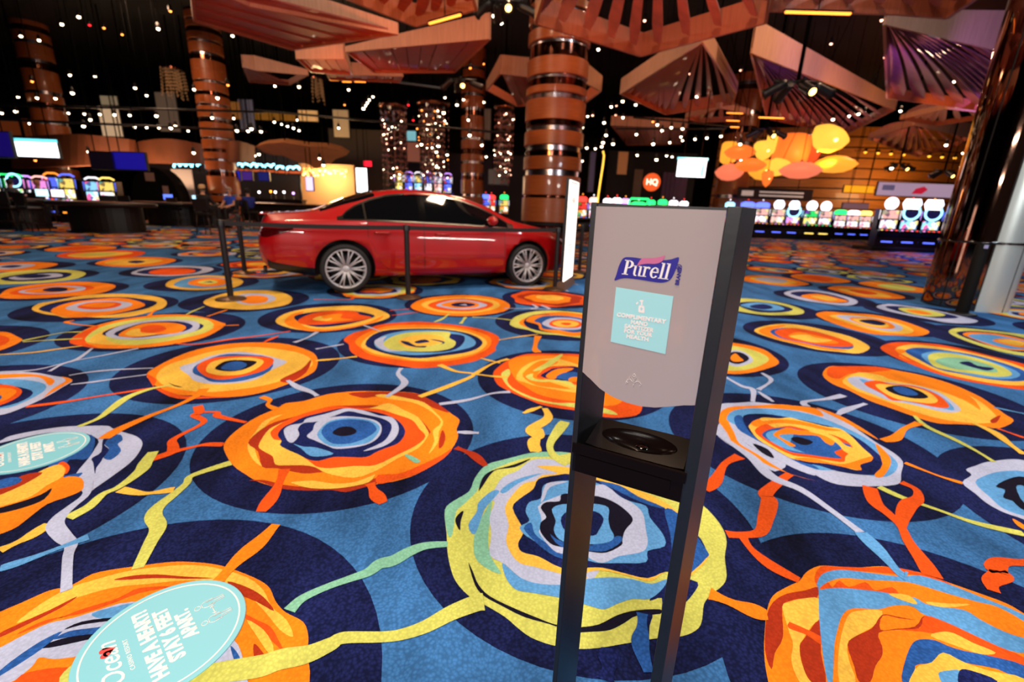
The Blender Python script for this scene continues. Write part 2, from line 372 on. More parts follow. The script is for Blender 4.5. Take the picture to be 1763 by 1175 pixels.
medallion('3', 'w1.735,2.474,0.736', '''P:105,200 130,175 220,170 300,165 400,175 500,185 640,200 760,250 860,310 960,380 1060,440 1110,490 1100,550 1095,600 1050,615 960,620 840,620 720,600 600,540 480,500 350,440 240,370 180,300 150,260
P:100,330 150,260 240,370 350,440 480,500 420,540 350,500 260,440 180,400
O:110,250 165,195 300,185 430,178 520,185 640,200 680,245 560,215 400,200 260,200 210,220 170,260 200,330 230,390 330,450 420,510 520,560 660,595 540,565 400,515 280,450 200,400 160,330
O:640,195 760,235 880,300 980,370 900,330 780,265
S:160,260 200,210 330,200 500,210 640,240 780,295 900,355 990,415 1070,480 1080,520 1050,555 1000,570 880,555 760,535 640,530 540,480 430,420 320,360 230,300
B:200,250 240,240 300,320 420,400 560,470 660,530 560,500 420,425 300,360 220,310
P:300,380 380,400 500,480 640,560 560,540 420,470
K:300,390 380,420 415,470 350,440
N:250,240 360,230 500,250 640,280 760,310 880,370 980,450 1030,500 1010,550 900,560 760,540 660,510 560,490 430,430 320,360 270,310
O:960,390 1030,450 1045,500 1000,570 955,560 1000,500
Y:280,290 330,260 360,250 440,255 500,250 560,265 640,285 700,300 770,310 830,350 870,390 900,420 945,460 940,480 880,500 870,535 800,520 700,490 620,485 520,475 450,440 400,410 330,370 290,320
O:290,280 330,258 360,270 440,260 560,270 700,305 780,320 700,320 560,290 440,280 370,290 320,300
O:520,470 620,470 720,495 800,500 900,470 945,460 940,485 880,505 885,535 800,520 700,500 600,490
R:310,320 370,285 420,305 500,295 600,318 700,335 800,372 840,420 800,460 790,490 700,480 600,465 520,455 440,420 360,370
B:350,340 400,312 500,305 600,330 700,345 770,380 830,405 740,435 780,470 700,465 600,450 500,435 430,395 380,370
S:370,340 420,320 520,330 500,400 580,440 480,420 400,380
O:410,340 480,305 560,320 650,320 700,350 745,360 730,400 690,385 650,350 560,345 500,340 440,350 530,400 500,405 450,370
Y:600,325 660,318 720,345 760,365 800,400 850,420 830,450 790,430 760,395 690,350
K:505,365 540,355 600,370 625,385 590,400 540,390''')
medallion('7', 'w3.113,3.330,0.750', '''O:540,585 580,535 680,535 860,535 1000,560 1150,590 1320,640 1480,710 1560,760 1640,820 1700,865 1610,910 1500,895 1380,885 1240,880 1100,840 960,790 820,740 700,680 600,640
R:580,540 680,533 860,535 960,555 820,570 700,580 640,610 570,590
Y:660,620 760,570 900,590 1080,620 1240,650 1400,700 1500,750 1580,820 1600,870 1480,880 1360,870 1240,850 1100,810 960,760 820,710 720,670
O:900,570 1080,600 1300,650 1440,720 1500,800 1400,740 1240,680 1080,640 940,610
P:690,610 760,595 860,620 1000,640 1100,650 1240,690 1320,740 1380,800 1300,815 1180,790 1060,760 940,740 840,700 740,660
S:760,610 860,630 1000,645 1150,665 1280,730 1340,800 1240,785 1100,760 960,730 860,680
R:790,640 860,620 960,640 1080,650 1180,680 1260,720 1310,780 1240,785 1120,760 1040,745 960,740 900,700
Y:860,645 960,645 1080,660 1180,690 1240,740 1200,760 1100,750 1000,735 920,700
K:920,665 1000,650 1080,665 1150,695 1180,725 1100,730 1020,715 960,695
B:965,665 1010,655 1070,672 1120,705 1060,712 1000,695
D:1560,860 1620,830 1600,870 1570,880''')
medallion('8', 'w-2.200,3.425,0.776', '''O:890,510 960,460 1060,410 1200,360 1400,325 1600,318 1750,330 1880,370 1925,410 1925,460 1900,500 1800,550 1600,620 1400,650 1200,640 1080,635 960,590 920,560
R:890,510 950,545 930,590 980,600 1100,640 1200,645 1400,650 1300,655 1080,660 960,610 920,570
Y:950,520 1000,465 1120,420 1300,370 1500,345 1700,360 1840,390 1900,440 1850,490 1740,540 1600,580 1400,610 1250,620 1100,605 1000,580 960,550
D:1700,545 1830,480 1890,420 1860,500 1760,560
P:1090,470 1180,440 1280,400 1440,375 1580,390 1700,420 1740,440 1640,490 1560,540 1440,565 1280,570 1180,550 1150,520
B:1170,500 1200,450 1340,395 1460,390 1640,410 1640,490 1480,550 1300,560 1230,530
R:1195,470 1240,430 1340,405 1500,400 1640,410 1660,440 1600,490 1450,530 1330,545 1240,520
Y:1250,490 1280,440 1380,415 1520,410 1600,430 1570,470 1480,510 1360,520 1290,510
K:1305,480 1350,440 1420,425 1540,430 1555,445 1490,480 1400,495
B:1340,475 1390,440 1460,435 1500,455 1450,485 1390,488
K:1020,560 1050,575 1110,590 1060,585''')
medallion('6', 'w-0.901,4.232,.748', '''R:500,370 560,330 640,310 700,285 800,270 960,262 1120,275 1240,290 1340,310 1420,340 1445,370 1420,420 1420,440 1330,490 1240,515 1100,535 960,545 840,530 720,510 600,480 540,440 530,400
O:570,380 640,330 760,290 960,280 1140,290 1300,320 1390,360 1380,420 1280,470 1140,500 960,505 800,490 660,460 600,420
Y:605,410 640,360 740,310 900,300 1100,300 1240,320 1330,350 1370,390 1340,430 1280,460 1120,490 960,500 820,480 700,460 640,435
N:630,400 680,340 780,312 960,305 1120,310 1260,335 1340,380 1320,420 1240,450 1100,470 960,485 820,470 700,440
S:690,380 760,340 900,315 1060,315 1200,330 1290,370 1290,410 1180,440 1040,460 900,465 780,450 700,420
P:690,375 760,350 740,380 780,410 860,440 760,440 700,410
N:760,400 840,350 960,325 1140,335 1230,350 1220,400 1150,440 1000,450 860,440
G:740,395 790,355 880,330 1000,322 1140,325 1140,360 1180,385 1160,420 1080,440 960,445 860,440 780,430
Y:830,380 900,350 1000,340 1090,350 1110,380 1060,400 960,420 880,420
N:845,380 890,385 940,410 1000,410 990,420 920,415 870,400
N:1020,370 1080,375 1115,390 1080,405 1100,390
N:930,385 990,370 1020,385 990,390 950,395''')
medallion('5', 'w0.488,3.380,.748', '''R:130,740 170,690 240,640 340,600 440,585 600,585 790,590 940,620 1100,700 1240,840 1290,960 1270,1050 1160,1080 1000,1080 860,1040 760,1025 640,1010 500,980 400,940 300,900 220,860 160,820
O:250,650 340,610 480,600 640,600 790,610 940,650 1080,760 1150,900 1100,980 960,990 800,960 640,940 480,900 380,840 300,780
Y:310,780 350,700 460,640 600,620 760,660 900,720 980,820 940,900 780,890 640,870 480,840 380,810
O:360,760 400,700 500,640 640,650 560,690 480,740 560,800 740,860 600,850 460,830
G:195,740 250,705 265,740 240,790 280,850 400,910 520,950 640,970 760,970 1000,1010 1100,1060 1000,1050 760,1005 640,985 500,960 380,920 270,860 215,800
R:470,760 560,690 700,680 790,690 900,760 860,850 780,830 740,820 640,795 520,780
G:385,760 440,740 440,770 500,790 640,790 740,810 770,860 740,840 640,805 500,805 420,790
N:500,760 560,720 600,700 700,690 790,690 860,740 840,810 740,800 620,790
O:540,760 600,715 660,700 760,700 680,740 600,785
B:620,770 680,735 770,730 830,760 800,800 700,790
O:715,790 740,770 800,770 800,800 740,805
G:440,720 520,670 600,620 660,590 670,600 620,650 560,690 500,715''')
medallion('4', 'w-2.353,1.732,0.766', '''P:0,220 60,190 200,160 400,130 560,125 680,125 710,140 780,165 860,190 900,230 880,290 820,360 700,450 600,520 540,560 500,500 520,460 480,430 560,330 600,270 620,210 500,165 300,170 100,210 -150,270
B:690,190 760,180 775,215 745,240 765,285 700,340 650,320 690,270 660,240
N:650,215 690,195 660,245 690,275 650,330 640,350 610,390 600,430 590,360 580,330 640,290
B:500,190 600,200 560,330 440,340 380,440 520,420 480,460 400,500 300,350
R:365,370 400,350 440,380 430,420 400,430 370,400
O:-250,860 -200,620 0,580 120,500 280,440 370,370 420,400 400,450 440,445 500,450 530,480 520,530 440,570 300,620 180,710 80,780 -100,840
Y:-200,680 -200,560 0,530 120,480 280,400 370,370 410,400 390,450 300,500 200,570 60,620 -100,660
D:-200,600 0,520 140,440 270,420 200,470 80,530 -100,600
K:-100,680 0,645 150,600 260,560 330,520 280,590 160,640 0,680
B:-200,560 0,470 100,450 140,470 60,510''')
medallion('9', 'w-1.110,0.793,0.797', '''O:-200,900 -100,800 0,750 140,690 300,620 430,590 560,520 700,490 850,470 1000,450 1120,445 1300,460 1440,500 1580,560 1640,610 1670,680 1730,750 1840,810 1872,900 1867,1000 1880,1170 1800,1400 1500,1600 900,1650 200,1600 -200,1300
Y:430,600 560,560 700,520 850,490 1120,465 1300,480 1500,540 1600,620 1650,720 1740,800 1780,900 1700,860 1600,740 1450,600 1290,560 1100,560 900,580 700,600 480,660 300,740 100,820 250,700
D:690,555 800,530 950,522 1120,535 1300,545 1150,550 950,545 780,555
D:1380,565 1500,600 1600,660 1665,745 1560,690 1450,640
D:0,880 100,830 300,740 470,655 380,720 200,810 0,905
R:480,740 680,680 760,645 850,605 1050,595 850,635 680,700 480,765 280,800 100,890
R:1480,765 1560,800 1640,840 1690,920 1720,990 1620,900 1540,850
Y:1500,800 1600,860 1660,960 1640,1010 1560,900
D:1540,945 1590,990 1630,1060 1600,1080 1550,1060
P:-200,1070 0,970 150,890 300,820 440,790 600,740 800,690 1100,720 1400,900 1480,1060 1500,1300 1300,1480 700,1500 100,1500 -100,1300
S:560,760 700,720 820,700 700,780 600,790
K:390,860 500,810 700,785 800,790 640,810 500,830
B:320,920 420,870 560,850 740,830 700,880 560,890 420,905
K:230,970 300,940 420,905 580,885 700,880 450,940 300,970
B:0,1110 100,1030 250,930 380,870 250,980 100,1080 -100,1200
B:1400,960 1440,1000 1480,1080 1490,1095 1440,1100 1420,1040
O:-100,1280 90,1170 200,1080 240,1030 330,1040 460,1025 600,1000 1100,1010 1300,1150 1300,1350 900,1450 400,1400
R:20,1230 90,1175 170,1120 420,1090 520,1170 500,1300 300,1340
G:360,1190 420,1090 520,1050 520,1300''')
medallion('c', 'w1.375,0.932,0.715', '''O:185,1000 190,850 205,730 240,650 320,600 400,560 440,510 520,470 640,475 760,480 900,472 1000,490 1130,510 1300,570 1500,640 1660,700 1763,760 2000,900 2200,1100 2200,1500 1800,1700 800,1700 300,1500 210,1175
D:190,980 200,780 240,690 320,640 430,620 510,600 505,665 420,668 340,685 295,720 300,900 250,1000 230,1100
R:510,600 490,540 530,475 640,476 800,480 960,478 1130,512 1300,572 1300,590 1130,530 980,520 860,510 700,500 600,510 540,530 510,570
Y:295,720 340,690 420,670 520,670 525,780 480,830 430,900 400,980 420,1080 470,1175 400,1175 350,1050 360,950 340,880
D:400,960 430,910 520,800 530,1000 560,1175 470,1175 420,1080
R:335,815 360,820 540,905 530,950 440,890 335,850
S:505,580 540,520 640,495 800,510 1000,535 1130,530 1300,580 1500,660 1763,770 1900,900 1763,1000 1600,960 1400,880 1250,800 1160,775 1090,720 1000,710 880,735 720,730 660,770 630,860 610,960 600,1175 570,1175 540,1000 520,800 515,620
O:520,615 570,570 660,545 800,555 1000,565 1100,580 1300,640 1480,690 1600,720 1763,810 1900,930 1763,910 1640,870 1500,800 1400,740 1250,720 1160,700 1100,665 960,640 840,620 700,605 600,605
R:520,612 570,572 600,600 640,560 700,600 800,570 860,620 960,600 1000,650 900,630 700,608 600,606
Y:940,640 1060,650 1115,705 1020,680
Y:1170,690 1300,700 1440,705 1300,725 1200,710
O:600,1175 620,960 650,830 680,760 730,730 880,735 960,715 1060,715 1160,770 1300,820 1450,900 1600,970 1763,1020 1900,1200 1763,1500 900,1600 600,1500
Y:640,1175 640,960 690,780 760,745 900,745 860,830 740,900 690,950 700,1050 740,1175
D:690,950 740,900 840,850 900,770 990,780 1110,800 1160,775 1120,855 1000,860 880,880 900,960 900,1020 860,1080 830,1175 760,1175 730,1080
O:905,775 1000,790 1100,800 1140,780 1100,840 980,855 890,860
R:1160,775 1300,820 1450,890 1600,960 1763,1030 1850,1130 1600,1040 1500,1000 1350,930 1200,880 1000,860 1130,850
Y:1195,900 1250,875 1330,880 1450,940 1590,1000 1500,1010 1350,960
B:1020,1175 1040,1050 1080,950 1130,920 1220,925 1300,960 1400,990 1550,1020 1763,1080 1800,1190 1600,1100 1400,1060 1270,1000 1200,1060 1100,1080 1110,1175
Y:1100,1100 1200,1060 1270,1000 1400,1060 1550,1110 1763,1160 1763,1300 1100,1300
S:1240,1130 1300,1110 1370,1110 1365,1175 1300,1230
N:1370,1110 1440,1110 1600,1175 1500,1240 1370,1200''')
medallion('3', 'w2.922,1.752,.748', '''P:1430,600 1480,560 1450,530 1500,510 1560,490 1680,475 1763,480 1900,520 2050,600 2100,700 2000,860 1850,860 1763,800 1650,760 1560,710 1500,660
S:1500,600 1560,560 1640,540 1763,540 1900,600 1960,700 1900,800 1763,780 1650,740 1580,680
K:1610,620 1680,580 1763,570 1850,640 1830,760 1763,750 1720,720 1700,700 1650,680 1660,640
S:1720,625 1763,620 1820,680 1763,710
O:1700,795 1763,830 1800,870 1730,835''')
medallion('8', 'w-3.564,2.507,.748', '''P:-150,520 0,495 200,500 320,520 440,545 380,590 260,660 100,730 0,760 -150,780
O:-100,520 100,508 240,515 330,545 300,580 240,530 100,530 -50,540
O:370,525 440,545 390,580 270,650 240,675 320,600 400,550
S:0,540 150,545 270,570 260,620 100,700 0,720 -100,700 -100,560
N:-100,570 60,580 190,610 180,650 60,700 -100,710
R:-100,590 40,575 130,605 110,650 0,700 -100,700
O:-100,610 30,595 100,610 70,650 0,680 -100,690
B:-60,620 10,645 -10,670 -80,670''')
medallion('8', 'w-3.517,4.345,.748', '''O:420,310 500,250 600,210 760,175 960,150 1140,150 1260,170 1340,195 1370,210 1300,260 1200,300 1040,330 860,350 680,355 560,350 480,335
R:420,310 500,255 600,215 560,270 520,320 600,350 480,338
G:520,290 600,230 740,190 940,165 1140,160 1260,180 1300,220 1240,260 1120,290 960,320 800,335 640,330 540,320
Y:540,310 600,260 700,220 640,290 720,325 860,335 640,332
N:620,270 700,225 860,190 1060,185 1220,205 1220,235 1100,270 940,293 780,300
P:640,265 740,215 900,185 1080,180 1200,195 1200,240 1100,270 960,290 820,300 700,295
N:690,270 780,225 900,195 1080,190 1170,215 1120,250 960,275 820,290
O:720,270 800,225 900,200 1060,200 1130,225 1080,260 960,270 840,285 760,285
R:840,240 900,215 980,215 1010,240 940,260 870,255
Y:760,270 800,240 850,235 860,260 960,265 840,280''')
medallion('5', 'w0.541,5.218,.748', '''G:260,350 300,300 400,265 520,250 640,250 800,265 960,290 1080,330 1100,380 1020,430 900,460 800,460 640,440 500,430 400,400 300,380
O:330,345 400,300 540,268 700,262 900,290 1040,340 1040,380 900,440 760,440 600,425 420,390
N:370,330 440,285 600,275 800,285 980,325 1020,370 940,420 800,445 640,430 500,410 400,380
O:385,330 440,290 560,280 700,275 860,300 960,340 940,390 860,430 760,450 640,430 500,400 480,360
B:450,330 520,295 660,290 820,310 900,350 860,400 760,420 640,400 520,390 500,350
P:510,350 580,310 700,305 820,325 860,360 800,395 680,400 580,385
R:565,350 620,320 740,320 820,345 800,380 700,385 600,375
Y:590,350 640,328 740,330 800,350 760,375 660,378
R:655,352 690,343 740,350 710,365''')
medallion('6', 'w-2.121,5.140,.748', '''Y:85,260 140,215 260,185 420,170 600,165 700,185 770,215 770,240 680,270 560,295 400,318 260,315 150,295
O:140,270 180,220 260,200 220,240 260,290 380,310 540,292 640,270 740,225 700,262 560,297 400,320 260,316
N:200,230 300,205 420,195 540,195 640,210 690,230 600,260 480,285 340,295 240,270
R:220,260 260,230 340,205 460,195 570,200 600,220 670,235 600,255 480,270 360,280 260,280
O:330,240 400,220 490,215 480,240 560,250 430,262 340,255
Y:310,250 360,228 380,245 430,240 400,258''')
medallion('7', 'w3.469,5.058,.748', '''Y:125,320 180,290 300,275 420,285 560,315 700,350 800,395 825,425 760,455 640,445 500,430 380,400 240,365
O:150,318 220,290 320,283 260,310 300,350 420,385 560,415 700,440 560,432 380,395 230,358
B:220,320 300,300 440,310 600,350 720,400 700,430 540,415 400,385 280,360
R:250,320 340,300 460,315 600,350 720,395 700,415 560,410 420,385 300,360
O:330,350 400,325 520,350 640,390 540,395 420,375
Y:340,350 440,340 500,360 600,375 500,390 400,370''')
medallion('7', '1290,366 1640,700', '''R:890,420 960,390 1080,388 1240,400 1400,430 1600,480 1763,520 1900,580 1950,640 1850,680 1700,670 1540,645 1400,620 1240,580 1100,530 960,470
Y:980,430 1080,400 1240,415 1440,450 1640,500 1800,560 1860,620 1760,650 1600,640 1420,610 1260,570 1100,500
O:985,430 1060,440 1000,470 1120,520 1260,570 1100,515 1010,460
B:1040,440 1120,420 1280,435 1460,465 1640,515 1763,560 1800,610 1700,625 1540,610 1380,580 1240,550 1120,490
S:1140,460 1280,440 1480,480 1640,530 1740,580 1680,610 1500,600 1340,565 1200,520
G:1180,470 1240,450 1360,460 1500,490 1640,540 1690,585 1600,598 1460,580 1320,560 1210,530
T:1220,500 1300,480 1420,490 1560,530 1600,570 1460,560 1320,545
N:1370,510 1430,505 1480,530 1580,545 1540,560 1470,545 1400,525''')
medallion('7', 'w1.887,4.323,.748', '''O:-150,440 -60,390 60,400 180,430 240,470 275,515 180,555 40,580 -80,570 -170,530
G:-110,450 -30,410 60,420 160,450 215,490 160,530 40,560 -70,545
P:-60,460 0,435 60,445 110,480 110,510 20,535 -50,510
K:-50,470 0,445 60,455 95,490 30,520 -30,505
O:-20,480 10,455 40,480 60,500 0,505''')
medallion('7', '720,190 1060,357', '''O:500,215 560,200 700,210 850,220 1000,250 1120,290 1190,325 1120,350 980,345 860,340 720,310 600,270 530,240
Y:580,225 700,220 850,235 1000,270 1090,310 1060,335 940,330 800,305 680,265
P:620,225 760,230 900,250 1020,290 1000,320 880,310 740,270
O:700,240 820,240 940,265 980,300 900,305 780,280
Y:720,245 820,245 920,270 940,295 860,295 780,275
N:760,255 840,250 920,270 900,285 820,275''')
medallion('7', '1480,290 1800,490', '''G:1305,320 1360,300 1500,310 1763,340 1900,380 2000,430 1900,470 1763,470 1600,440 1440,390 1340,350
N:1350,330 1440,318 1600,330 1763,360 1880,410 1800,450 1640,430 1460,380
O:1390,340 1440,325 1600,335 1763,370 1850,420 1763,440 1600,420 1460,370
S:1420,345 1560,340 1763,380 1800,420 1700,430 1560,400
O:1570,375 1650,365 1763,385 1763,420 1660,405
Y:1600,378 1680,372 1760,390 1740,410''')
medallion('7', '', '''G:-40,150 40,120 180,130 320,155 420,190 415,215 320,222 180,220 40,200 -40,180
N:20,150 120,140 260,155 360,185 300,205 160,205 60,180
S:40,160 140,145 240,155 310,185 220,195 100,180
N:100,165 180,155 240,175 190,188 120,180''')
medallion('6', 'w-0.714,6.067,.748', '''O:905,170 960,130 1060,110 1220,100 1360,108 1460,130 1510,165 1470,200 1340,222 1200,228 1060,220 960,200
Y:970,160 1040,130 1220,115 1380,125 1450,160 1380,195 1220,212 1060,200
R:1010,160 1100,130 1220,122 1360,138 1410,160 1340,190 1220,200 1080,190
P:1060,160 1140,135 1240,130 1340,148 1370,165 1290,185 1180,188 1100,175
O:1090,158 1160,140 1250,138 1320,155 1300,175 1200,180 1130,172
N:1150,158 1200,146 1270,150 1300,160 1250,172 1180,170
P:1200,160 1240,155 1250,165''')
medallion('d', '', '''Y:215,640 260,600 380,580 560,545 760,533 960,540 1080,560 1125,590 1100,630 1000,660 860,690 700,695 560,690 440,695 380,680 300,670
N:260,640 340,600 480,575 640,560 820,555 960,570 1060,590 1000,630 860,660 700,680 500,680 400,670
O:340,650 440,600 600,575 800,560 920,580 980,610 900,640 760,670 600,690 440,690
P:440,630 560,590 720,580 860,590 890,610 800,640 660,655 520,650
R:520,620 600,595 740,588 820,600 780,625 660,640 560,635
O:540,615 660,595 780,600 700,625''')
medallion('d', '', '''Y:1370,590 1420,560 1520,530 1660,510 1860,515 1960,550 1960,590 1880,620 1700,640 1540,635 1420,620
P:1560,560 1680,530 1820,540 1860,570 1780,600 1640,605
O:1600,570 1700,545 1800,555 1790,590 1680,600''')
medallion('d', '', '''O:0,540 60,500 200,475 360,460 540,452 700,460 780,480 740,510 640,535 480,550 300,562 120,568 0,560
R:60,530 160,500 340,480 520,472 640,490 560,515 400,535 200,545
P:120,520 240,495 400,480 560,485 560,510 400,530 220,535
O:160,515 300,490 440,485 520,500 420,520 260,530
N:285,508 360,490 450,495 440,515 340,520''')
medallion('8', 'w-4.843,3.522,.748', '''O:-150,300 -60,260 40,255 110,285 135,305 60,345 -40,375 -150,370
R:-120,310 0,275 60,300 0,340''')
medallion('d', '', '''G:-100,420 0,395 160,375 340,370 500,375 580,395 520,430 340,455 100,468 -100,465
N:0,430 120,405 340,385 480,395 440,425 280,445 80,450
P:60,425 200,405 380,395 420,415 280,430 120,440
N:100,420 240,402 350,410 240,428''')
medallion('d', '', '''Y:1115,475 1160,440 1300,415 1460,410 1600,430 1640,455 1580,490 1440,505 1280,508 1160,495
S:1170,470 1260,430 1420,420 1560,440 1540,475 1400,495 1240,492
O:1265,465 1320,435 1440,425 1540,445 1500,475 1380,485
G:1330,455 1420,440 1470,455 1400,470
N:1370,455 1420,448 1440,458''')
medallion('d', '', '''P:880,395 980,360 1160,345 1380,350 1440,370 1340,400 1140,415 980,410
N:920,392 1020,365 1200,355 1360,365 1300,395 1120,408
R:1000,390 1080,365 1220,360 1320,375 1260,400 1100,408''')
medallion('d', '', '''O:640,330 740,300 900,285 1080,288 1190,305 1100,335 940,352 760,350
Y:700,325 820,302 1000,298 1100,308 980,335 800,340
N:860,318 920,308 980,316 920,328''')
medallion('d', '', '''R:380,280 460,255 640,242 840,240 980,252 920,280 740,295 520,298
Y:450,275 580,255 800,250 900,258 760,282 560,290
G:540,270 680,255 800,258 700,275''')
medallion('d', '', '''O:-100,350 0,325 200,318 390,330 300,360 100,382 -100,385
P:-60,355 60,335 240,335 160,360 0,370
N:0,352 80,340 150,345 80,358''')
medallion('d', '', '''O:300,235 420,215 600,208 770,215 760,232 560,245 360,248
R:380,232 480,218 620,214 660,225 500,240''')
medallion('e', '', '''O:90,270 160,255 320,265 440,290 490,310 360,320 220,305 110,290
Y:140,272 220,262 340,278 420,300 320,310 210,295
P:170,275 260,268 360,285 330,300 230,292''')
medallion('e', '', '''O:380,260 450,248 600,260 740,290 640,302 480,290
R:440,262 540,260 640,282 560,290''')
medallion('e', '', '''O:600,330 680,318 860,335 1000,365 1060,390 940,395 780,380 660,350
Y:660,335 780,335 920,360 980,385 840,378 720,355
R:720,342 820,345 900,365 820,368''')
medallion('e', '', '''P:340,360 440,340 600,355 740,390 780,415 720,435 560,420 420,395
N:380,365 460,350 600,365 720,400 700,420 560,410
O:440,380 540,365 680,395 720,412 600,415
Y:500,380 580,378 660,400 600,405''')
medallion('e', '', '''O:780,300 900,292 1100,320 1220,350 1100,358 900,330
G:890,315 1000,308 1130,338 1020,345''')
medallion('e', '', '''P:890,440 960,425 1100,440 1250,465 1400,500 1490,525 1440,540 1300,535 1200,515 1060,490 930,460
N:940,442 1040,440 1240,470 1380,505 1240,510 1060,480
G:1020,450 1160,455 1300,490 1200,500 1080,480
O:1060,460 1150,465 1220,485 1140,485''')

vines('8', '''G 3:130,310 250,285 380,260 500,255
G 3:140,315 300,305 500,295
Y 3.5:-150,400 0,393 200,380 380,355 500,340
P 3.5:560,355 470,420 380,450 300,495
P 3:840,355 640,395 430,435 220,485 0,500
P 3:930,475 700,485 540,500 420,520
P 3:890,515 700,540 560,560 430,575
R 4:160,710 400,680 640,640 980,590
G 5:1040,580 920,600 780,650 680,720 600,780 480,830
O 6:1240,600 1200,640 1080,700 900,770 720,850 630,905
R 4:1060,325 1200,330 1400,300 1600,275 1763,250
R 4:1600,320 1640,300 1690,280
O 3:1290,220 1450,213
O 4:1380,120 1320,140 1260,160
G 3:1240,100 1180,125 1130,150
O 4:950,120 920,140 900,165
O 4:450,185 400,195 470,210 580,220''')
vines('4', '''R 5:1250,0 1260,40 1230,60 1290,95 1250,130 1150,180 1090,220 1095,260 1080,295 950,340
R 4:1260,40 1370,40 1380,65 1555,105
R 4:1080,295 1200,265 1300,245 1415,245
G 5.5:970,290 920,360 900,400 830,460 740,520 650,560 560,640 430,710
Y 4:760,530 900,555 1000,545 1100,530
G 5.5:1460,360 1300,410 1200,450 1180,490 1100,560 1000,640 970,700 1000,770 950,870 870,1030
Y 5:310,745 200,820 100,870 0,915
P 5:560,480 545,560 450,640 380,700 350,760 400,830 450,880 430,960 420,1170
S 4:0,1030 160,980 400,890 560,830
O 6.5:1745,750 1640,860 1500,980 1380,1110
R 6:1800,400 1740,540 1650,670''')
vines('6', '''P 5:850,545 830,580 870,640 760,720
Y 5:1080,525 1180,565 1290,585 1150,650 960,720
Y 4:1290,585 1400,520 1500,490
Y 3:1330,485 1450,515
Y 4:1290,580 1400,595 1500,600
P 4:1510,690 1400,700 1250,740 1080,765
Y 4:330,500 450,490 580,475
Y 4:1700,780 1640,800 1590,820
Y 7:1720,790 1740,850 1640,920 1670,970 1660,1055
D 5:1180,1030 1280,1070 1360,1140
P 4:1190,935 1320,940
P 5:160,620 220,660 300,690 340,715
O 4:0,720 50,740 40,770 90,795
G 4:1140,215 1100,245 1050,265
G 4:1240,235 1210,275
R 3:780,195 900,185
R 3:790,225 950,205
P 4:340,325 280,360 200,390
P 3:500,400 330,430
P 3:620,285 720,320
G 3:1280,235 1400,240 1530,255
Y 3:1440,375 1560,355 1680,340
O 7:1680,350 1660,420 1680,450''')
vines('2', '''Y 6.5:570,0 590,40 550,60 565,120
G 6.5:720,-40 690,0 640,80 660,140 740,185''')
vines('b', '''O 6:1310,640 1500,720 1660,770
B 5:900,760 900,860 890,960 940,1120
N 6:690,970 700,1060 680,1170''')
vines('3', '''R 6.5:500,555 450,590 370,660 390,700 370,790 340,870 240,885 160,880
R 5:240,885 290,960 400,1050 550,1130
R 6:230,460 150,500 100,590 40,640
P 6:100,330 200,400 300,470 400,570 560,640 720,750 880,870
S 6:880,870 980,970 1080,1080 1130,1110
G 4:980,625 1100,680 1300,750 1500,820 1763,880
R 6:930,625 960,710 1030,770 1100,840 1140,920 1220,1030 1270,1110
R 6:1100,600 1180,640 1190,690 1140,720 1110,780 1100,840
O 3:1120,495 1300,565 1430,605
G 4:1170,240 1240,300 1400,375 1520,440 1600,490
Y 5.5:1490,280 1600,330 1680,390 1763,450
O 5.5:1200,280 1120,310 1070,360 1000,375
R 3:1620,310 1763,360
P 5:150,30 240,80 300,100 300,165
P 4:350,10 400,50 330,100
P 4:330,110 410,165
P 5:790,130 700,150 580,165 590,190
P 5:910,175 800,210 760,235
S 3:1600,195 1763,230
R 6.5:1840,1030 1763,1035 1640,1030 1610,1070 1640,1100 1580,1140 1600,1190''')
vines('a', '''T 5:170,745 250,670 400,600 540,550 650,510 720,460 800,440 900,385 1000,350 1130,340
G 6.5:-440,1150 -190,1110 0,1080 120,1040 280,1010 420,950 500,910 720,905 850,890 1000,840 1150,760 1300,700 1350,690
R 6:660,-30 690,30 740,90''')
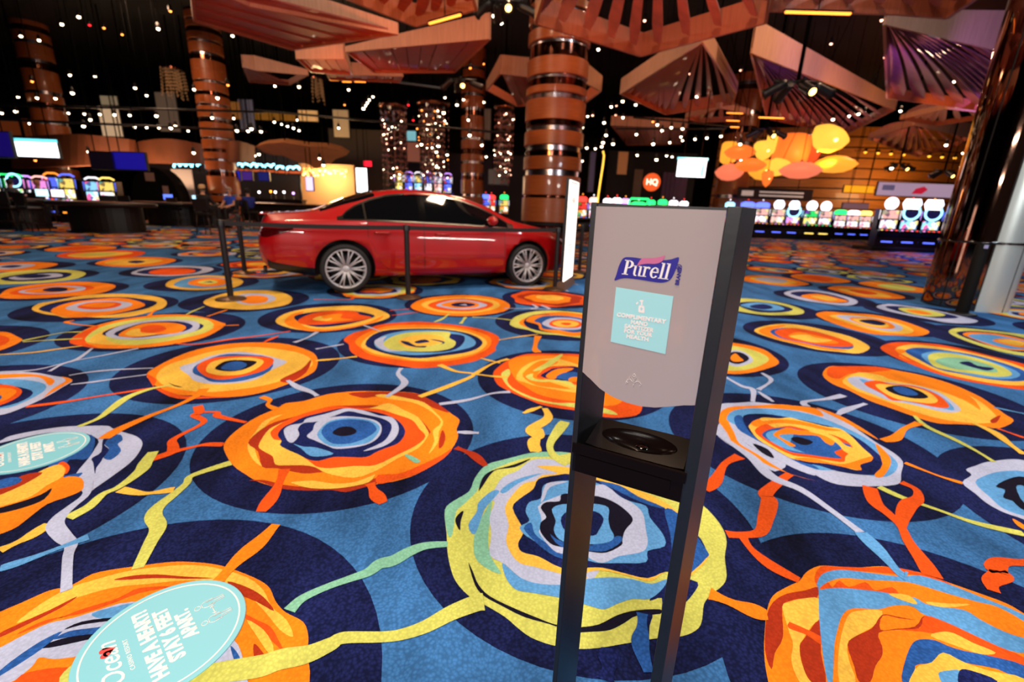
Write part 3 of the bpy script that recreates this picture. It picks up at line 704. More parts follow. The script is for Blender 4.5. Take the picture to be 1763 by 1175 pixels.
# the rest of the hall's carpet: the same kinds of medallion in a looser, endless scatter
KINDS = ['O Y R P O N', 'R O Y N S G', 'O Y P B R Y K B', 'Y N R O', 'G N P N', 'O G P N O R', 'P O N Y R B', 'Y N O P R O', 'O R Y', 'R D O Y']
def scatter_medallions():
    rnd = random.Random(11); near = MB(); placed = list(CENTERS); out = []
    for j in range(-4, 34):
        for i in range(-24, 34):
            y = .6 + j * 1.26; x = i * 1.46 + (.73 if j % 2 else 0) + rnd.uniform(-.2, .2); y += rnd.uniform(-.15, .15)
            if y > 5 and abs(x) > y * 1.35 + 2: continue
            if y < 5 and (x < -8.5 or x > 9): continue
            R = rnd.uniform(.68, .75)
            if y < 1.7 and -1.9 < x < 2.4: continue
            if any((x - a) ** 2 + (y - b) ** 2 < (.86 * (R + r)) ** 2 for a, b, r in placed): continue
            placed.append((x, y, R)); out.append((x, y, R, rnd.choice(KINDS), rnd.random() * 6))
    protos = {}
    def rings(mb, kd, C, R, ph, z):
        rr = random.Random(kd); mb.use(CM['H']); flat(mb, [C + Vector((math.cos(t * pi / 16), math.sin(t * pi / 16))) * R for t in range(32)], z)
        cols = kd.split(); a = [rr.uniform(0, 6) for _ in range(8)]
        for q, k in enumerate(cols):
            rad = .84 * (1 - q / (len(cols) + .6)); mb.use(CM[k]); off = Vector((rr.uniform(-.05, .05), rr.uniform(-.05, .05)))
            flat(mb, [C + (off * q * .6 + Vector((math.cos(t * pi / 16 + ph), math.sin(t * pi / 16 + ph))) * rad * (1 + .07 * math.sin(3 * t * pi / 16 + a[q % 8]) + .05 * math.sin(7 * t * pi / 16 + a[(q + 3) % 8]))) * R for t in range(32)], z + .0004 + .0002 * q)
    out.sort(key=lambda t: t[0] ** 2 + t[1] ** 2)
    for x, y, R, kd, ph in out[:230]:
        if kd not in protos:
            mb = MB(); rings(mb, kd, Vector((0, 0)), 1.0, 0, 0); protos[kd] = mb.mesh('medallion')
        o = D.objects.new('medallion', protos[kd]); COL.objects.link(o); o.parent = floor
        o.location = (x, y, .0003 + rnd.random() * .0002); o.rotation_euler = (0, 0, ph); o.scale = (R, R, 1)
    far = MB()
    for i, (x, y, R, kd, ph) in enumerate(out[230:]): rings(far, kd, Vector((x, y)), R, ph, .0005 + (i % 90) * 1e-5)
    tag(far.obj('medallion', floor), kind='stuff')
    for x, y, R, kd, ph in out:
        if y < 9 and rnd.random() < .8:
            for q in range(2):
                a = rnd.random() * 6.28; L = R * rnd.uniform(1.2, 1.7); b = a + rnd.uniform(-.3, .3)
                vine([Vector((x + math.cos(a) * R * .8, y + math.sin(a) * R * .8)), Vector((x + math.cos(a + .2) * R * 1.1, y + math.sin(a + .2) * R * 1.1)), Vector((x + math.cos(b) * L, y + math.sin(b) * L))], .045, rnd.choice('ROYGPR'))
scatter_medallions()
# ------------------------------------------------------------------ the hall's shell
BLACK = mat('black_paint', (14, 12, 13), 0.7, noise=.3, nscale=3)
WALLD = mat('dark_wall_paint', (38, 30, 30), 0.7, noise=.2, nscale=1.5)
INNER = mat('inner_board', (146, 76, 50), .5, coat=.1, noise=.16, nscale=4, stretch=(9, 9, .4))
MAPLE = mat('maple_panel', (186, 142, 118), 0.55, noise=.14, nscale=4, stretch=(9, 9, .4))
CHERRY = mat('cherry_slat', (134, 44, 26), 0.45, coat=.15, noise=.22, nscale=3, stretch=(1, 6, 1))
WOODC = mat('column_wood_band', (158, 82, 38), 0.35, coat=.3, noise=.18, nscale=5, stretch=(.5, .5, 9))
CHROME = mat('brushed_chrome', (190, 182, 190), 0.22, metal=1.0)
SMOKE = mat('smoked_mirror', (128, 96, 82), .05, metal=1.0)
BRONZE = mat('bronze_mirror', (120, 72, 56), 0.12, metal=1.0)
WOODW = mat('honey_wood_wall', (196, 112, 40), 0.45, coat=.15, noise=.2, nscale=2, stretch=(.5, .5, 8))
GROOVE = mat('groove', (40, 18, 10), .8)
BLKMET = mat('black_metal', (22, 20, 22), 0.38, spec=.5)
BLKGLS = mat('black_gloss', (10, 9, 11), 0.08, spec=.6)
def struct(mb, name, parent=None): return tag(mb.obj(name, parent), kind='structure')
m = MB().use(BLACK); m.add([(-42, -6, 10.2), (60, -6, 10.2), (60, 62, 10.2), (-42, 62, 10.2)], [(0, 3, 2, 1)]); struct(m, 'ceiling')
m = MB().use(WALLD); m.add([(-42, 62, 0), (60, 62, 0), (60, 62, 10.2), (-42, 62, 10.2)], [(0, 1, 2, 3)]); struct(m, 'wall_back')
m = MB().use(WALLD); m.add([(-42, -6, 0), (-42, 62, 0), (-42, 62, 10.2), (-42, -6, 10.2)], [(0, 1, 2, 3)]); struct(m, 'wall_left')
m = MB().use(WALLD); m.add([(60, 62, 0), (60, -6, 0), (60, -6, 10.2), (60, 62, 10.2)], [(0, 1, 2, 3)]); struct(m, 'wall_right')
m = MB().use(WALLD); m.add([(60, -6, 0), (-42, -6, 0), (-42, -6, 10.2), (60, -6, 10.2)], [(0, 1, 2, 3)]); struct(m, 'wall_front')
# banded columns
def column(x, y, R, bands, label, ztop=10.2):
    t = empty('banded_column', (x, y, 0), label=label, cat='column')
    for z0, z1, kind in bands:
        k = {'w': (WOODC, 1.0, 'wood_band'), 'c': (CHROME, .92, 'chrome_band'), 'b': (BRONZE, .955, 'bronze_band'), 'k': (BLACK, .90, 'dark_band')}[kind]
        r = R * k[1]; b = min(.012, (z1 - z0) * .1)
        MB().use(k[0]).lathe((0, 0, 0), [(r, z0 + b), (r, z1 - b)], 40).lathe((0, 0, 0), [(r - .06, z0), (r - b, z0), (r, z0 + b)], 40, smooth=False).lathe((0, 0, 0), [(r, z1 - b), (r - b, z1), (r - .06, z1)], 40, smooth=False).obj(k[2], t)
    MB().use(BLACK).lathe((0, 0, 0), [(R * .86, 0), (R * .86, ztop)], 24).obj('core', t)
    return t
def bands_px(px, Yfront, lst):
    out = []
    for y0, y1, k in lst: out.append((max(0, at_y(px, y1, Yfront).z), at_y(px, y0, Yfront).z, k))
    return out
column(0.93, 13.45, .80, bands_px(945, 12.72, [(-60, -45, 'w'), (-45, -38, 'c'), (-38, -20, 'w'), (-20, -8, 'b'), (-8, 8, 'w'), (8, 13, 'c'), (13, 27, 'w'), (27, 42, 'k'), (42, 64, 'w'), (64, 70, 'c'), (70, 94, 'b'), (94, 125, 'w'), (125, 131, 'c'), (131, 144, 'b'), (144, 157, 'w'), (157, 167, 'c'), (167, 204, 'w'), (204, 214, 'b'), (214, 223, 'c'), (223, 248, 'w'), (248, 258, 'c'), (258, 268, 'b'), (268, 291, 'w'), (291, 302, 'c'), (302, 336, 'w'), (336, 341, 'b'), (341, 383, 'w'), (383, 389, 'k'), (389, 420, 'b'), (420, 448, 'c')]), 'massive column of wood and chrome bands rising behind the red car nose')
def plain_bands(seed, z=0.0, top=10.0, s=1.0):
    r = random.Random(seed); out = []; kinds = 'wcwbwcwwbc'
    i = 0
    while z < top:
        k = kinds[i % 10]; h = {'w': r.uniform(.35, .8), 'c': .18, 'b': r.uniform(.2, .35)}[k] * s
        out.append((z, z + h, k)); z += h; i += 1
    return out
column(-16.3, 26.5, .78, plain_bands(3, s=.66), 'slim banded column rising behind the dealer tables by the blue signs')
column(-27.6, 29.0, .80, plain_bands(5), 'banded column of the far left, beside the hanging white screen')
column(-2.9, 30.5, .72, plain_bands(8), 'orange lit banded column among the crystal chandeliers')
column(14.6, 33.0, 1.05, plain_bands(9, s=1.3), 'wide banded column behind the hanging white screen and orange lanterns')
# mirrored column on the right edge
def mirror_column():
    c0 = at_z(1682, 533); x, y, R = c0.x, c0.y + .25, .52
    t = empty('mirrored_column', (x, y, 0), label='tall mirror-clad column at the right edge behind a black post', cat='column')
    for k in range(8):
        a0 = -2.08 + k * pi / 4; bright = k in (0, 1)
        mm = mat('painted_reflection', (206, 222, 222), .3, metal=.45) if bright else SMOKE  # paler panels: a bright reflection in the mirror put into the colour
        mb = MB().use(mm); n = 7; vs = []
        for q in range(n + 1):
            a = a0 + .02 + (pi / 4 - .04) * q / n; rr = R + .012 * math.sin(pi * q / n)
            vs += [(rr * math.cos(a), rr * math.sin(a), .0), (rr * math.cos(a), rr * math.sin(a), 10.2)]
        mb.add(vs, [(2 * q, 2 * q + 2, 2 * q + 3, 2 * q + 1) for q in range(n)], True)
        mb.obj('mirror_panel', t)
    MB().use(BLACK).lathe((0, 0, 0), [(R - .01, 0), (R - .01, 10.2)], 32).obj('core', t)
    MB().use(BLKGLS).lathe((0, 0, 1.02), [(R + .005, 0), (R + .02, .01), (R + .02, .03), (R + .005, .04)], 32).obj('ring', t)  # ring stands in for a dark band reflected in the mirror
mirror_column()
# ------------------------------------------------------------------ the hand sanitizer stand
ST_K = 0.86; ST_A = math.radians(27.1); ST_P = np.array([.14764, .94986])
ST_U = np.array([math.cos(ST_A), -math.sin(ST_A)])
def on_panel(px, py, d=0.0):          # (along, height) on the stand's front plane
    r = ray(px, py); P0 = ST_P + np.array([math.sin(ST_A), math.cos(ST_A)]) * d
    t, s = np.linalg.solve(np.array([[r[0], -ST_U[0]], [r[1], -ST_U[1]]]), P0)
    return s, CAM_H + t * r[2]
def SQ(s, d, z): return Vector((s * ST_K, d * ST_K, CAM_H + (z - CAM_H) * ST_K))     # stand's own axes
st = empty('sanitizer_stand', (ST_P[0] * ST_K, ST_P[1] * ST_K, 0), -ST_A, 'tall black hand sanitizer stand with grey front panel on the carpet', 'sanitizer stand')
POWDER = mat('black_powder_coat', (26, 25, 28), .42, spec=.5, noise=.12, nscale=60, bump=.02)
ZB = CAM_H - CAM_H / ST_K
def post(sec, name='post'):
    a = [SQ(s, d, ZB) for s, d in sec]; h = SQ(0, 0, 1.297) - SQ(0, 0, ZB)
    mb = MB().use(POWDER).prism(a, h); o = mb.obj(name, st)
    bv = o.modifiers.new('edge', 'BEVEL'); bv.width = .0012; bv.segments = 2; bv.limit_method = 'ANGLE'
    return o
post([(0, 0), (.0125, 0), (.034, .125), (-.018, .125)])
post([(.2485, 0), (.273, 0), (.2945, .125), (.262, .125)])
mb = MB().use(POWDER); mb.prism([SQ(.0125, .004, 1.288), SQ(.2485, .004, 1.288), SQ(.2485, .10, 1.288), (SQ(.03, .10, 1.288))], (0, 0, .006)); mb.obj('top_cap', st)
mb = MB().use(POWDER); mb.prism([SQ(-.02, -.10, ZB), SQ(.30, -.10, ZB), SQ(.295, .1, ZB), SQ(-.018, .1, ZB)], (0, 0, .006)); mb.obj('base_plate', st)
# front panel, gently bowed, with a wavy lower edge
PANEL = mat('warm_grey_panel', (178, 160, 156), .22, coat=.5)
low = [on_panel(*p) for p in [(1005, 640), (1020, 651), (1037, 667), (1058, 680), (1082, 690), (1106, 696), (1130, 698), (1160, 696), (1180, 695), (1198, 697)]]
def low_z(s):
    for (a, za), (b, zb) in zip(low, low[1:]):
        if a <= s <= b: return za + (zb - za) * (s - a) / (b - a)
    return low[0][1] if s < low[0][0] else low[-1][1]
def bow(s): u = (s - .0125) / .236; return -.010 * (1 - abs(2 * u - 1) ** 6) - .004
mb = MB().use(PANEL); n = 48; vs = []
for i in range(n + 1):
    s = .0125 + .236 * i / n
    vs += [SQ(s, bow(s), low_z(s)), SQ(s, bow(s), 1.290), SQ(s, bow(s) + .003, low_z(s)), SQ(s, bow(s) + .003, 1.290)]
mb.add(vs, [(4 * i, 4 * i + 4, 4 * i + 5, 4 * i + 1) for i in range(n)], True)
mb.add(vs, [(4 * i + 2, 4 * i + 3, 4 * i + 7, 4 * i + 6) for i in range(n)], True)
mb.add(vs, [(4 * i, 4 * i + 2, 4 * i + 6, 4 * i + 4) for i in range(n)] + [(4 * i + 1, 4 * i + 5, 4 * i + 7, 4 * i + 3) for i in range(n)] + [(0, 1, 3, 2), (4 * n, 4 * n + 2, 4 * n + 3, 4 * n + 1)])
panel = tag(mb.obj('front_panel', st), 'glossy warm grey front panel')
PF = -.0146
def decal_poly(name, parent, pts, m, lift, smooth=True, solid=.0004):
    p2 = [Vector(on_panel(x, y, PF)) for x, y in pts]
    if smooth: p2 = smooth_loop(p2, 4)
    mb = MB().use(m); P3 = [SQ(q.x, PF - lift, q.y) for q in p2]
    tris = tessellate_polygon([[Vector((q.x, q.y, 0)) for q in p2]])
    mb.add(P3, [tuple(t) for t in tris]); o = mb.obj(name, parent); return o
LV = lambda pts: [(1040 + x * .16164, 430 + y * .16164) for x, y in pts]
BLUE = mat('logo_blue', (32, 22, 140), .4); PINK = mat('logo_pink', (206, 104, 146), .4); PAPER = mat('print_white', (250, 238, 232), .5); AQUA = mat('sticker_aqua', (168, 224, 226), .45)
logo = decal_poly('logo', panel, LV([(112, 328), (132, 265), (155, 185), (190, 110), (222, 84), (270, 80), (340, 86), (400, 96), (520, 112), (640, 112), (720, 102), (797, 83), (780, 165), (752, 240), (715, 308), (672, 340), (600, 352), (500, 340), (380, 320), (250, 305), (175, 310)]), BLUE, .0006)
decal_poly('logo_wave', panel, LV([(355, 170), (368, 140), (392, 105), (430, 90), (520, 90), (600, 76), (650, 62), (640, 92), (625, 118), (590, 140), (540, 152), (460, 150), (400, 158)]), PINK, .0011)
# the word in the logo, a bold roman cut letter by letter
def glyph_quads(ch):
    Q = []
    box = lambda x0, y0, x1, y1: Q.append([(x0, y0), (x1, y0), (x1, y1), (x0, y1)])
    def arc(cx, cy, rx, ry, tx, ty, a0, a1, n=12):
        for i in range(n):
            p = []
            for a, k in ((a0 + (a1 - a0) * i / n, 1), (a0 + (a1 - a0) * (i + 1) / n, 1), (a0 + (a1 - a0) * (i + 1) / n, 0), (a0 + (a1 - a0) * i / n, 0)):
                a = math.radians(a); w = 0 if k else 1
                p.append((cx + math.cos(a) * (rx - w * tx), cy + math.sin(a) * (ry - w * ty)))
            Q.append(p)
    if ch == 'P':
        box(.09, 0, .23, .72); box(0, 0, .33, .04); box(0, .68, .26, .72); arc(.24, .525, .27, .195, .14, .045, -90, 90); w = .52
    elif ch == 'u':
        box(.06, .14, .17, .50); box(0, .46, .17, .50); arc(.20, .15, .14, .16, .11, .055, 180, 300); box(.33, .0, .44, .50); box(.27, .46, .44, .50); box(.33, 0, .50, .04); w = .50
    elif ch == 'r':
        box(.07, 0, .18, .50); box(0, .46, .18, .50); box(0, 0, .26, .04); arc(.27, .36, .13, .15, .06, .08, 40, 150); arc(.33, .44, .055, .055, .055, .055, 0, 360); w = .40
    elif ch == 'e':
        arc(.23, .25, .22, .265, .12, .05, 20, 325, 20); box(.10, .25, .43, .30); arc(.32, .27, .11, .22, .10, .06, 0, 90); w = .46
    else:
        box(.07, 0, .19, .76); box(0, .72, .19, .76); box(0, 0, .26, .04); w = .27
    return Q, w
bl, br, tl = (Vector(on_panel(*p, PF)) for p in LV([(190, 262), (686, 320), (226, 108)]))
total = sum(glyph_quads(c)[1] for c in 'Purell'); ax = (br - bl) / total; ay = (tl - bl) / .72; cur = 0; mb = MB().use(PAPER)
for c in 'Purell':
    Q, w = glyph_quads(c)
    for q in Q:
        p2 = [bl + ax * (cur + x) + ay * y for x, y in q]; mb.add([SQ(p.x, PF - .0014, p.y) for p in p2], [(0, 1, 2, 3)])
    cur += w
mb.obj('logo_lettering', panel)
def panel_text(name, parent, body, size, cx, cy, m, bold=.0, rot=0.0, d=PF - .0016, **k):     # upright lettering on the panel plane
    s, z = on_panel(cx, cy, PF); o_ = SQ(s, d, z)
    M = Matrix.Translation(o_) @ Matrix.Rotation(pi / 2, 4, 'X') @ Matrix.Rotation(rot, 4, 'Z')
    return lettering(name, parent, body, size, m, M, bold=bold, **k)
panel_text('brand_word', panel, 'BRAND', .0085, 1168.5, 476, BLUE, .0002, pi / 2 - .05)
panel_text('registered_mark', panel, '®', .012, 1170, 460, BLUE, .0001, pi / 2)
sk = decal_poly('sticker', st, [(1060.9, 494.4), (1159.7, 510.2), (1145.7, 610), (1051.4, 588.6)], AQUA, .0008, False)
tag(sk, 'pale aqua square sticker with white capitals')
for w, x, y, k in (('COMPLIMENTARY', 395, 731, .0970), ('HAND', 378, 785, .0335), ('SANITIZER', 374, 838, .0585), ('FOR YOUR', 365, 888, .0560), ('HEALTH', 357, 940, .0440)):
    px, py = LV([(x, y)])[0]
    panel_text('lettering', sk, w, .0112 * ST_K, px, py, PAPER, .00042, -.015, width=k * ST_K)
bx = LV([(370, 600), (384, 592), (430, 600), (434, 665), (425, 676), (372, 668), (366, 655)]); decal_poly('pump_bottle_icon', sk, bx, PAPER, .0014, False)
decal_poly('pump_bottle_icon', sk, LV([(393, 592), (396, 556), (380, 550), (378, 538), (410, 534), (424, 545), (412, 556), (411, 594)]), PAPER, .0014, False)
decal_poly('pump_bottle_icon', sk, LV([(345, 566), (360, 556), (368, 566), (355, 582), (344, 584)]), PAPER, .0014, True)
decal_poly('pump_bottle_icon', sk, LV([(391, 622), (396, 612), (405, 612), (406, 622), (414, 626), (412, 636), (404, 637), (402, 648), (394, 646), (393, 636), (386, 632), (387, 622)]), AQUA, .0019, False)
# hands-under-a-drop icon
mb = MB().use(PAPER); HV = lambda x, y: on_panel(970 + x * .2383, 620 + y * .2383, PF)
for ln in ['513,97 503,112 508,120 518,120 522,112 513,97', '455,178 452,160 466,140 480,136 497,152 508,166', '480,136 478,124 490,120 512,148 508,170', '564,188 562,172 550,158 538,152 520,160 510,168', '538,152 540,138 528,126 512,146', '505,195 506,182 510,170', '548,192 556,182', '468,168 456,152']:
    mb.tube([SQ(*(lambda q: (q[0], PF - .001, q[1]))(HV(*map(float, p.split(','))))) for p in ln.split()], .00045, 4)
mb.obj('hands_icon', panel)
# drip tray with drawer front
TRAY = mat('tray_gloss_black', (20, 12, 11), .2, spec=.07)
mb = MB().use(TRAY); zt, zb, zk = .766, .692, .784
A = [(.006, 0), (.252, 0), (.262, .125), (.030, .125)]
def ring_pt(a, rx, ry): return .138 + rx * math.cos(a), .066 + ry * math.sin(a)
def top_z(d): return zt + (zk - zt) * d / .125
# top with an oval basin
n = 40; outer = []
for i in range(n):
    a = 2 * pi * i / n; c, s_ = math.cos(a), math.sin(a)
    t = min((.108 if c > 0 else .108) / max(abs(c), 1e-6), .060 / max(abs(s_), 1e-6)); outer.append((.138 + c * t, .064 + s_ * t))
lv = [[SQ(x, y, top_z(y)) for x, y in outer], [SQ(*ring_pt(2 * pi * i / n, .086, .040), top_z(ring_pt(2 * pi * i / n, .086, .040)[1])) for i in range(n)],
      [SQ(*ring_pt(2 * pi * i / n, .083, .037), .768) for i in range(n)], [SQ(*ring_pt(2 * pi * i / n, .05, .02), .755) for i in range(n)], [SQ(.138, .066, .750)] * n]
vs = [p for l in lv for p in l]
mb.add(vs, [(k * n + i, k * n + (i + 1) % n, (k + 1) * n + (i + 1) % n, (k + 1) * n + i) for k in range(1) for i in range(n)], False)
mb.add(vs, [(k * n + i, k * n + (i + 1) % n, (k + 1) * n + (i + 1) % n, (k + 1) * n + i) for k in range(1, 4) for i in range(n)], True)
f0, f1, b1, b0 = [SQ(*p, 0) for p in A]
def P_(sd, z): return SQ(sd[0], sd[1], z)
mb.add([P_(A[0], zb), P_(A[1], zb), P_(A[2], zb), P_(A[3], zb), P_(A[0], zt - .002), P_(A[1], zt - .002), P_(A[2], zk - .002), P_(A[3], zk - .002)], [(0, 3, 2, 1), (0, 1, 5, 4), (1, 2, 6, 5), (2, 3, 7, 6), (3, 0, 4, 7)])
tray = mb.obj('drip_tray', st)
mb = MB().use(TRAY); mb.prism([SQ(.004, -.006, .742), SQ(.254, -.006, .742), SQ(.254, .003, .742), SQ(.004, .003, .742)], (0, 0, (zt - .001 - .742) * ST_K)); mb.obj('tray_lip', tray)
oct_ = [(.022, .738), (.225, .738), (.225, .716), (.212, .702), (.040, .702), (.022, .716)]
mb = MB().use(TRAY); mb.prism([SQ(s, -.004, z) for s, z in oct_], SQ(0, .004, 0) - SQ(0, 0, 0)); mb.obj('drawer', tray)
mb = MB().use(mat('sensor_window', (4, 4, 6), .05)); mb.lathe(SQ(.148, .058, .7665), [(.0001, .0), (.010, .002), (.013, .0)], 16); mb.obj('drain', tray)

# ------------------------------------------------------------------ round floor decals
def floor_decal(cx, cy, rot, label, R=.212):
    t = empty('floor_decal', (cx, cy, .0), rot, label, 'floor decal', None)
    MB().use(mat('decal_aqua', (126, 200, 214), .45)).lathe((0, 0, 0), [(R, .0002), (R, .0052), (R - .001, .0056), (.0001, .0056)], 72, smooth=False).obj('disc', t)
    mb = MB().use(PAPER); n = 72
    vs = [(r * math.cos(2 * pi * i / n), r * math.sin(2 * pi * i / n), .0060) for r in (R * .925, R * .905) for i in range(n)]
    mb.add(vs, [(i, (i + 1) % n, n + (i + 1) % n, n + i) for i in range(n)]); mb.obj('border_ring', t)
    T = lambda x, y, a=0: Matrix.Translation((x, y, .0060)) @ Matrix.Rotation(a, 4, 'Z')
    for w, y, wd in (('HAVE A HEART!', .036, .30), ('STAY 6 FEET', -.010, .235), ('APART.', -.056, .13)):
        lettering('lettering', t, w, .050, PAPER, T(0, y), width=wd, bold=.0024)
    lettering('logo_word', t, 'Ocean', .068, PAPER, T(-.004, .125), bold=.0004, shear=.35)
    lettering('logo_line', t, 'CASINO RESORT', .0155, PAPER, T(.0, .085), space=1.15)
    mb = MB().use(mat('heart_red', (232, 66, 66), .45)); h = []
    for i in range(28):
        a = 2 * pi * i / 28; h.append((.052 + .0013 * 16 * math.sin(a) ** 3, .128 + .0013 * (13 * math.cos(a) - 5 * math.cos(2 * a) - 2 * math.cos(3 * a) - math.cos(4 * a)), .0063))
    mb.add(h, [list(range(28))]); mb.obj('heart', t)
    for sx in (-1, 1):            # two outlined figures with a double arrow between them
        mb = MB().use(PAPER); q = lambda x, y: (sx * .038 + x, -.132 + y, .0062)
        mb.tube([q(.0085 * math.cos(a), .038 + .0085 * math.sin(a)) for a in [2 * pi * i / 12 for i in range(13)]], .0011, 4)
        mb.tube([q(-.008, .026), q(-.014, .018), q(-.014, -.006), q(-.009, -.006), q(-.009, .012), q(-.008, -.036), q(-.001, -.036), q(0, -.006), q(.001, -.036), q(.008, -.036), q(.009, .012), q(.009, -.006), q(.014, -.006), q(.014, .018), q(.008, .026), q(-.008, .026)], .0011, 4)
        mb.obj('figure_icon', t)
    mb = MB().use(PAPER); q = lambda x, y: (x, -.128 + y, .0062)
    mb.tube([q(-.018, 0), q(.018, 0)], .0013, 4); mb.tube([q(-.012, .006), q(-.018, 0), q(-.012, -.006)], .0013, 4); mb.tube([q(.012, .006), q(.018, 0), q(.012, -.006)], .0013, 4)
    mb.obj('double_arrow', t)
    return t
a_ = at_z(200, 1130); b_ = at_z(165, 1020)
floor_decal(-1.013, 1.058, math.radians(138), 'round aqua distancing decal on the large orange medallion near the frame bottom')
floor_decal(-2.41, 2.04, math.radians(138), 'round aqua distancing decal over the grey medallion beside the left frame edge')
# ------------------------------------------------------------------ the red sedan
RED = mat('red_car_paint', (178, 5, 12), .38, spec=.4, coat=1.0)
CGLASS = mat('dark_car_glass', (10, 11, 13), .04, spec=.5)
RUBBER = mat('tyre_rubber', (24, 23, 24), .7, bump=.1, nscale=30)
ALLOY = mat('alloy_rim', (206, 204, 208), .3, metal=.35)
TRIM = mat('bright_trim', (220, 214, 206), .18, metal=1.0)
def car_build():
    K = 1.073
    A = at_z(598, 504); B = at_z(903, 492); u = (B - A).xy.normalized(); nrm = Vector((-u.y, u.x))
    org = A.xy - u * 1.02 * K + nrm * .83 * K
    root = empty('car', (org.x, org.y, 0), math.atan2(u.y, u.x), 'shiny red four-door sedan parked on the carpet inside black belt barriers', 'car')
    root.scale = (K, K, K)
    xs = np.linspace(0, 4.69, 471)
    def curve(pts, win=25):
        p = np.array(pts, float); y = np.interp(xs, p[:, 0], p[:, 1]); pad = np.r_[2 * y[0] - y[win:0:-1], y, 2 * y[-1] - y[-2:-win - 2:-1]]
        k = np.hanning(2 * win + 1); k /= k.sum(); return np.convolve(pad, k, 'same')[win:-win]
    ZT = curve([(0, .74), (.03, .93), (.10, 1.02), (.45, 1.05), (.75, 1.09), (1.1, 1.245), (1.45, 1.355), (1.8, 1.405), (2.1, 1.415), (2.45, 1.40), (2.8, 1.345), (3.1, 1.245), (3.4, 1.09), (3.6, 1.0), (3.8, .965), (4.2, .89), (4.45, .81), (4.6, .72), (4.69, .60)], 9)
    ZS = curve([(0, .66), (.05, .86), (.2, .94), (.75, .965), (1.4, .965), (2.2, .945), (3.0, .915), (3.6, .875), (4.2, .775), (4.5, .68), (4.69, .54)], 12)
    ZB = curve([(0, .44), (.1, .31), (.5, .24), (1, .2), (2.3, .19), (3.8, .2), (4.3, .2), (4.6, .24), (4.69, .38)], 9)
    WD = curve([(0, .60), (.05, .70), (.2, .80), (.6, .885), (1.0, .91), (1.5, .905), (2.3, .905), (3.3, .905), (3.7, .905), (4.2, .85), (4.45, .76), (4.6, .64), (4.69, .46)], 9)
    WR = curve([(0, .50), (.5, .66), (.75, .66), (1.1, .60), (1.45, .575), (2.1, .595), (2.8, .605), (3.3, .66), (3.6, .72), (4.2, .66), (4.5, .54), (4.69, .36)], 12)
    EF = curve([(0, .70), (.7, .66), (1.2, .66), (1.75, .84), (4.69, .84)], 15)
    f = lambda T, x: float(np.interp(x, xs, T))
    def section(x):
        zt, zs, zb, w, wr = (f(T, x) for T in (ZT, ZS, ZB, WD, WR)); h = zt - zs
        a = (.935 * w, zs + .04 * h); ef = f(EF, x); b = (wr, zs + ef * h)
        return [(0, zb), (.78 * w, zb), (.93 * w, zb + .03), (.975 * w, zb + .12), (1.0 * w, zb + .40 * (zs - zb)), (.992 * w, zs - .32 * (zs - zb)), (.974 * w, zs - .14 * (zs - zb)), (.950 * w, zs), a,
                (a[0] * .67 + b[0] * .33 + .008, a[1] * .67 + b[1] * .33), (a[0] * .33 + b[0] * .67 + .008, a[1] * .33 + b[1] * .67), b, (wr * .93, zs + (ef + (1 - ef) * .47) * h), (wr * .55, zs + (ef + (1 - ef) * .84) * h), (0, zt)]
    st_x = sorted(set([round(v, 4) for v in list(np.linspace(0, .2, 8)) + list(np.linspace(.2, 4.4, 60)) + list(np.linspace(4.4, 4.69, 10))]))
    bm = bmesh.new(); rings = []
    for x in st_x:
        s = section(x); ring = [bm.verts.new((x, -y, z)) for y, z in s] + [bm.verts.new((x, y, z)) for y, z in s[-2:0:-1]]
        rings.append(ring)
    n = len(rings[0])
    for a, b, x in zip(rings, rings[1:], st_x):
        for k in range(n):
            fc = bm.faces.new((a[k], a[(k + 1) % n], b[(k + 1) % n], b[k])); fc.smooth = True
            kk = min(k, n - 1 - k)
            fc.material_index = 1 if kk <= 1 or (x < .9 and kk <= 4 and fc.calc_center_median().z < .41 - .10 * x) else 0
    bm.faces.new(rings[0][::-1]).material_index = 0; bm.faces.new(rings[-1]).material_index = 0
    bmesh.ops.recalc_face_normals(bm, faces=bm.faces[:])
    me = D.meshes.new('car_body'); bm.to_mesh(me); bm.free()
    for q in (RED, BLKMET): me.materials.append(q)
    body = D.objects.new('body', me); COL.objects.link(body)
    cuts = []
    for x in (1.02, 3.75):
        for s in (-1, 1):
            c = MB().use(RED).use(BLKMET).lathe((x, s * .58, .335), [(.385, 0), (.385, .5)], 40, Matrix.Rotation(-s * pi / 2, 3, 'X')).obj('wheel_well', None)
            c.data.materials.clear(); c.data.materials.append(RED); c.data.materials.append(BLKMET)
            for p in c.data.polygons: p.material_index = 1
            md = body.modifiers.new('arch', 'BOOLEAN'); md.operation = 'DIFFERENCE'; md.object = c; md.solver = 'EXACT'; cuts.append(c)
    bpy.context.view_layer.update()
    me2 = D.meshes.new_from_object(body.evaluated_get(bpy.context.evaluated_depsgraph_get())); me2.name = 'car_body'
    body.modifiers.clear(); body.data = me2
    for c in cuts: D.objects.remove(c)
    body.parent = root
    def ysurf(x, z):
        s = section(x)
        for (y0, z0), (y1, z1) in zip(s[1:12], s[2:13]):
            if z0 <= z <= z1: return y0 + (y1 - y0) * (z - z0) / max(z1 - z0, 1e-6)
        return s[12][0]
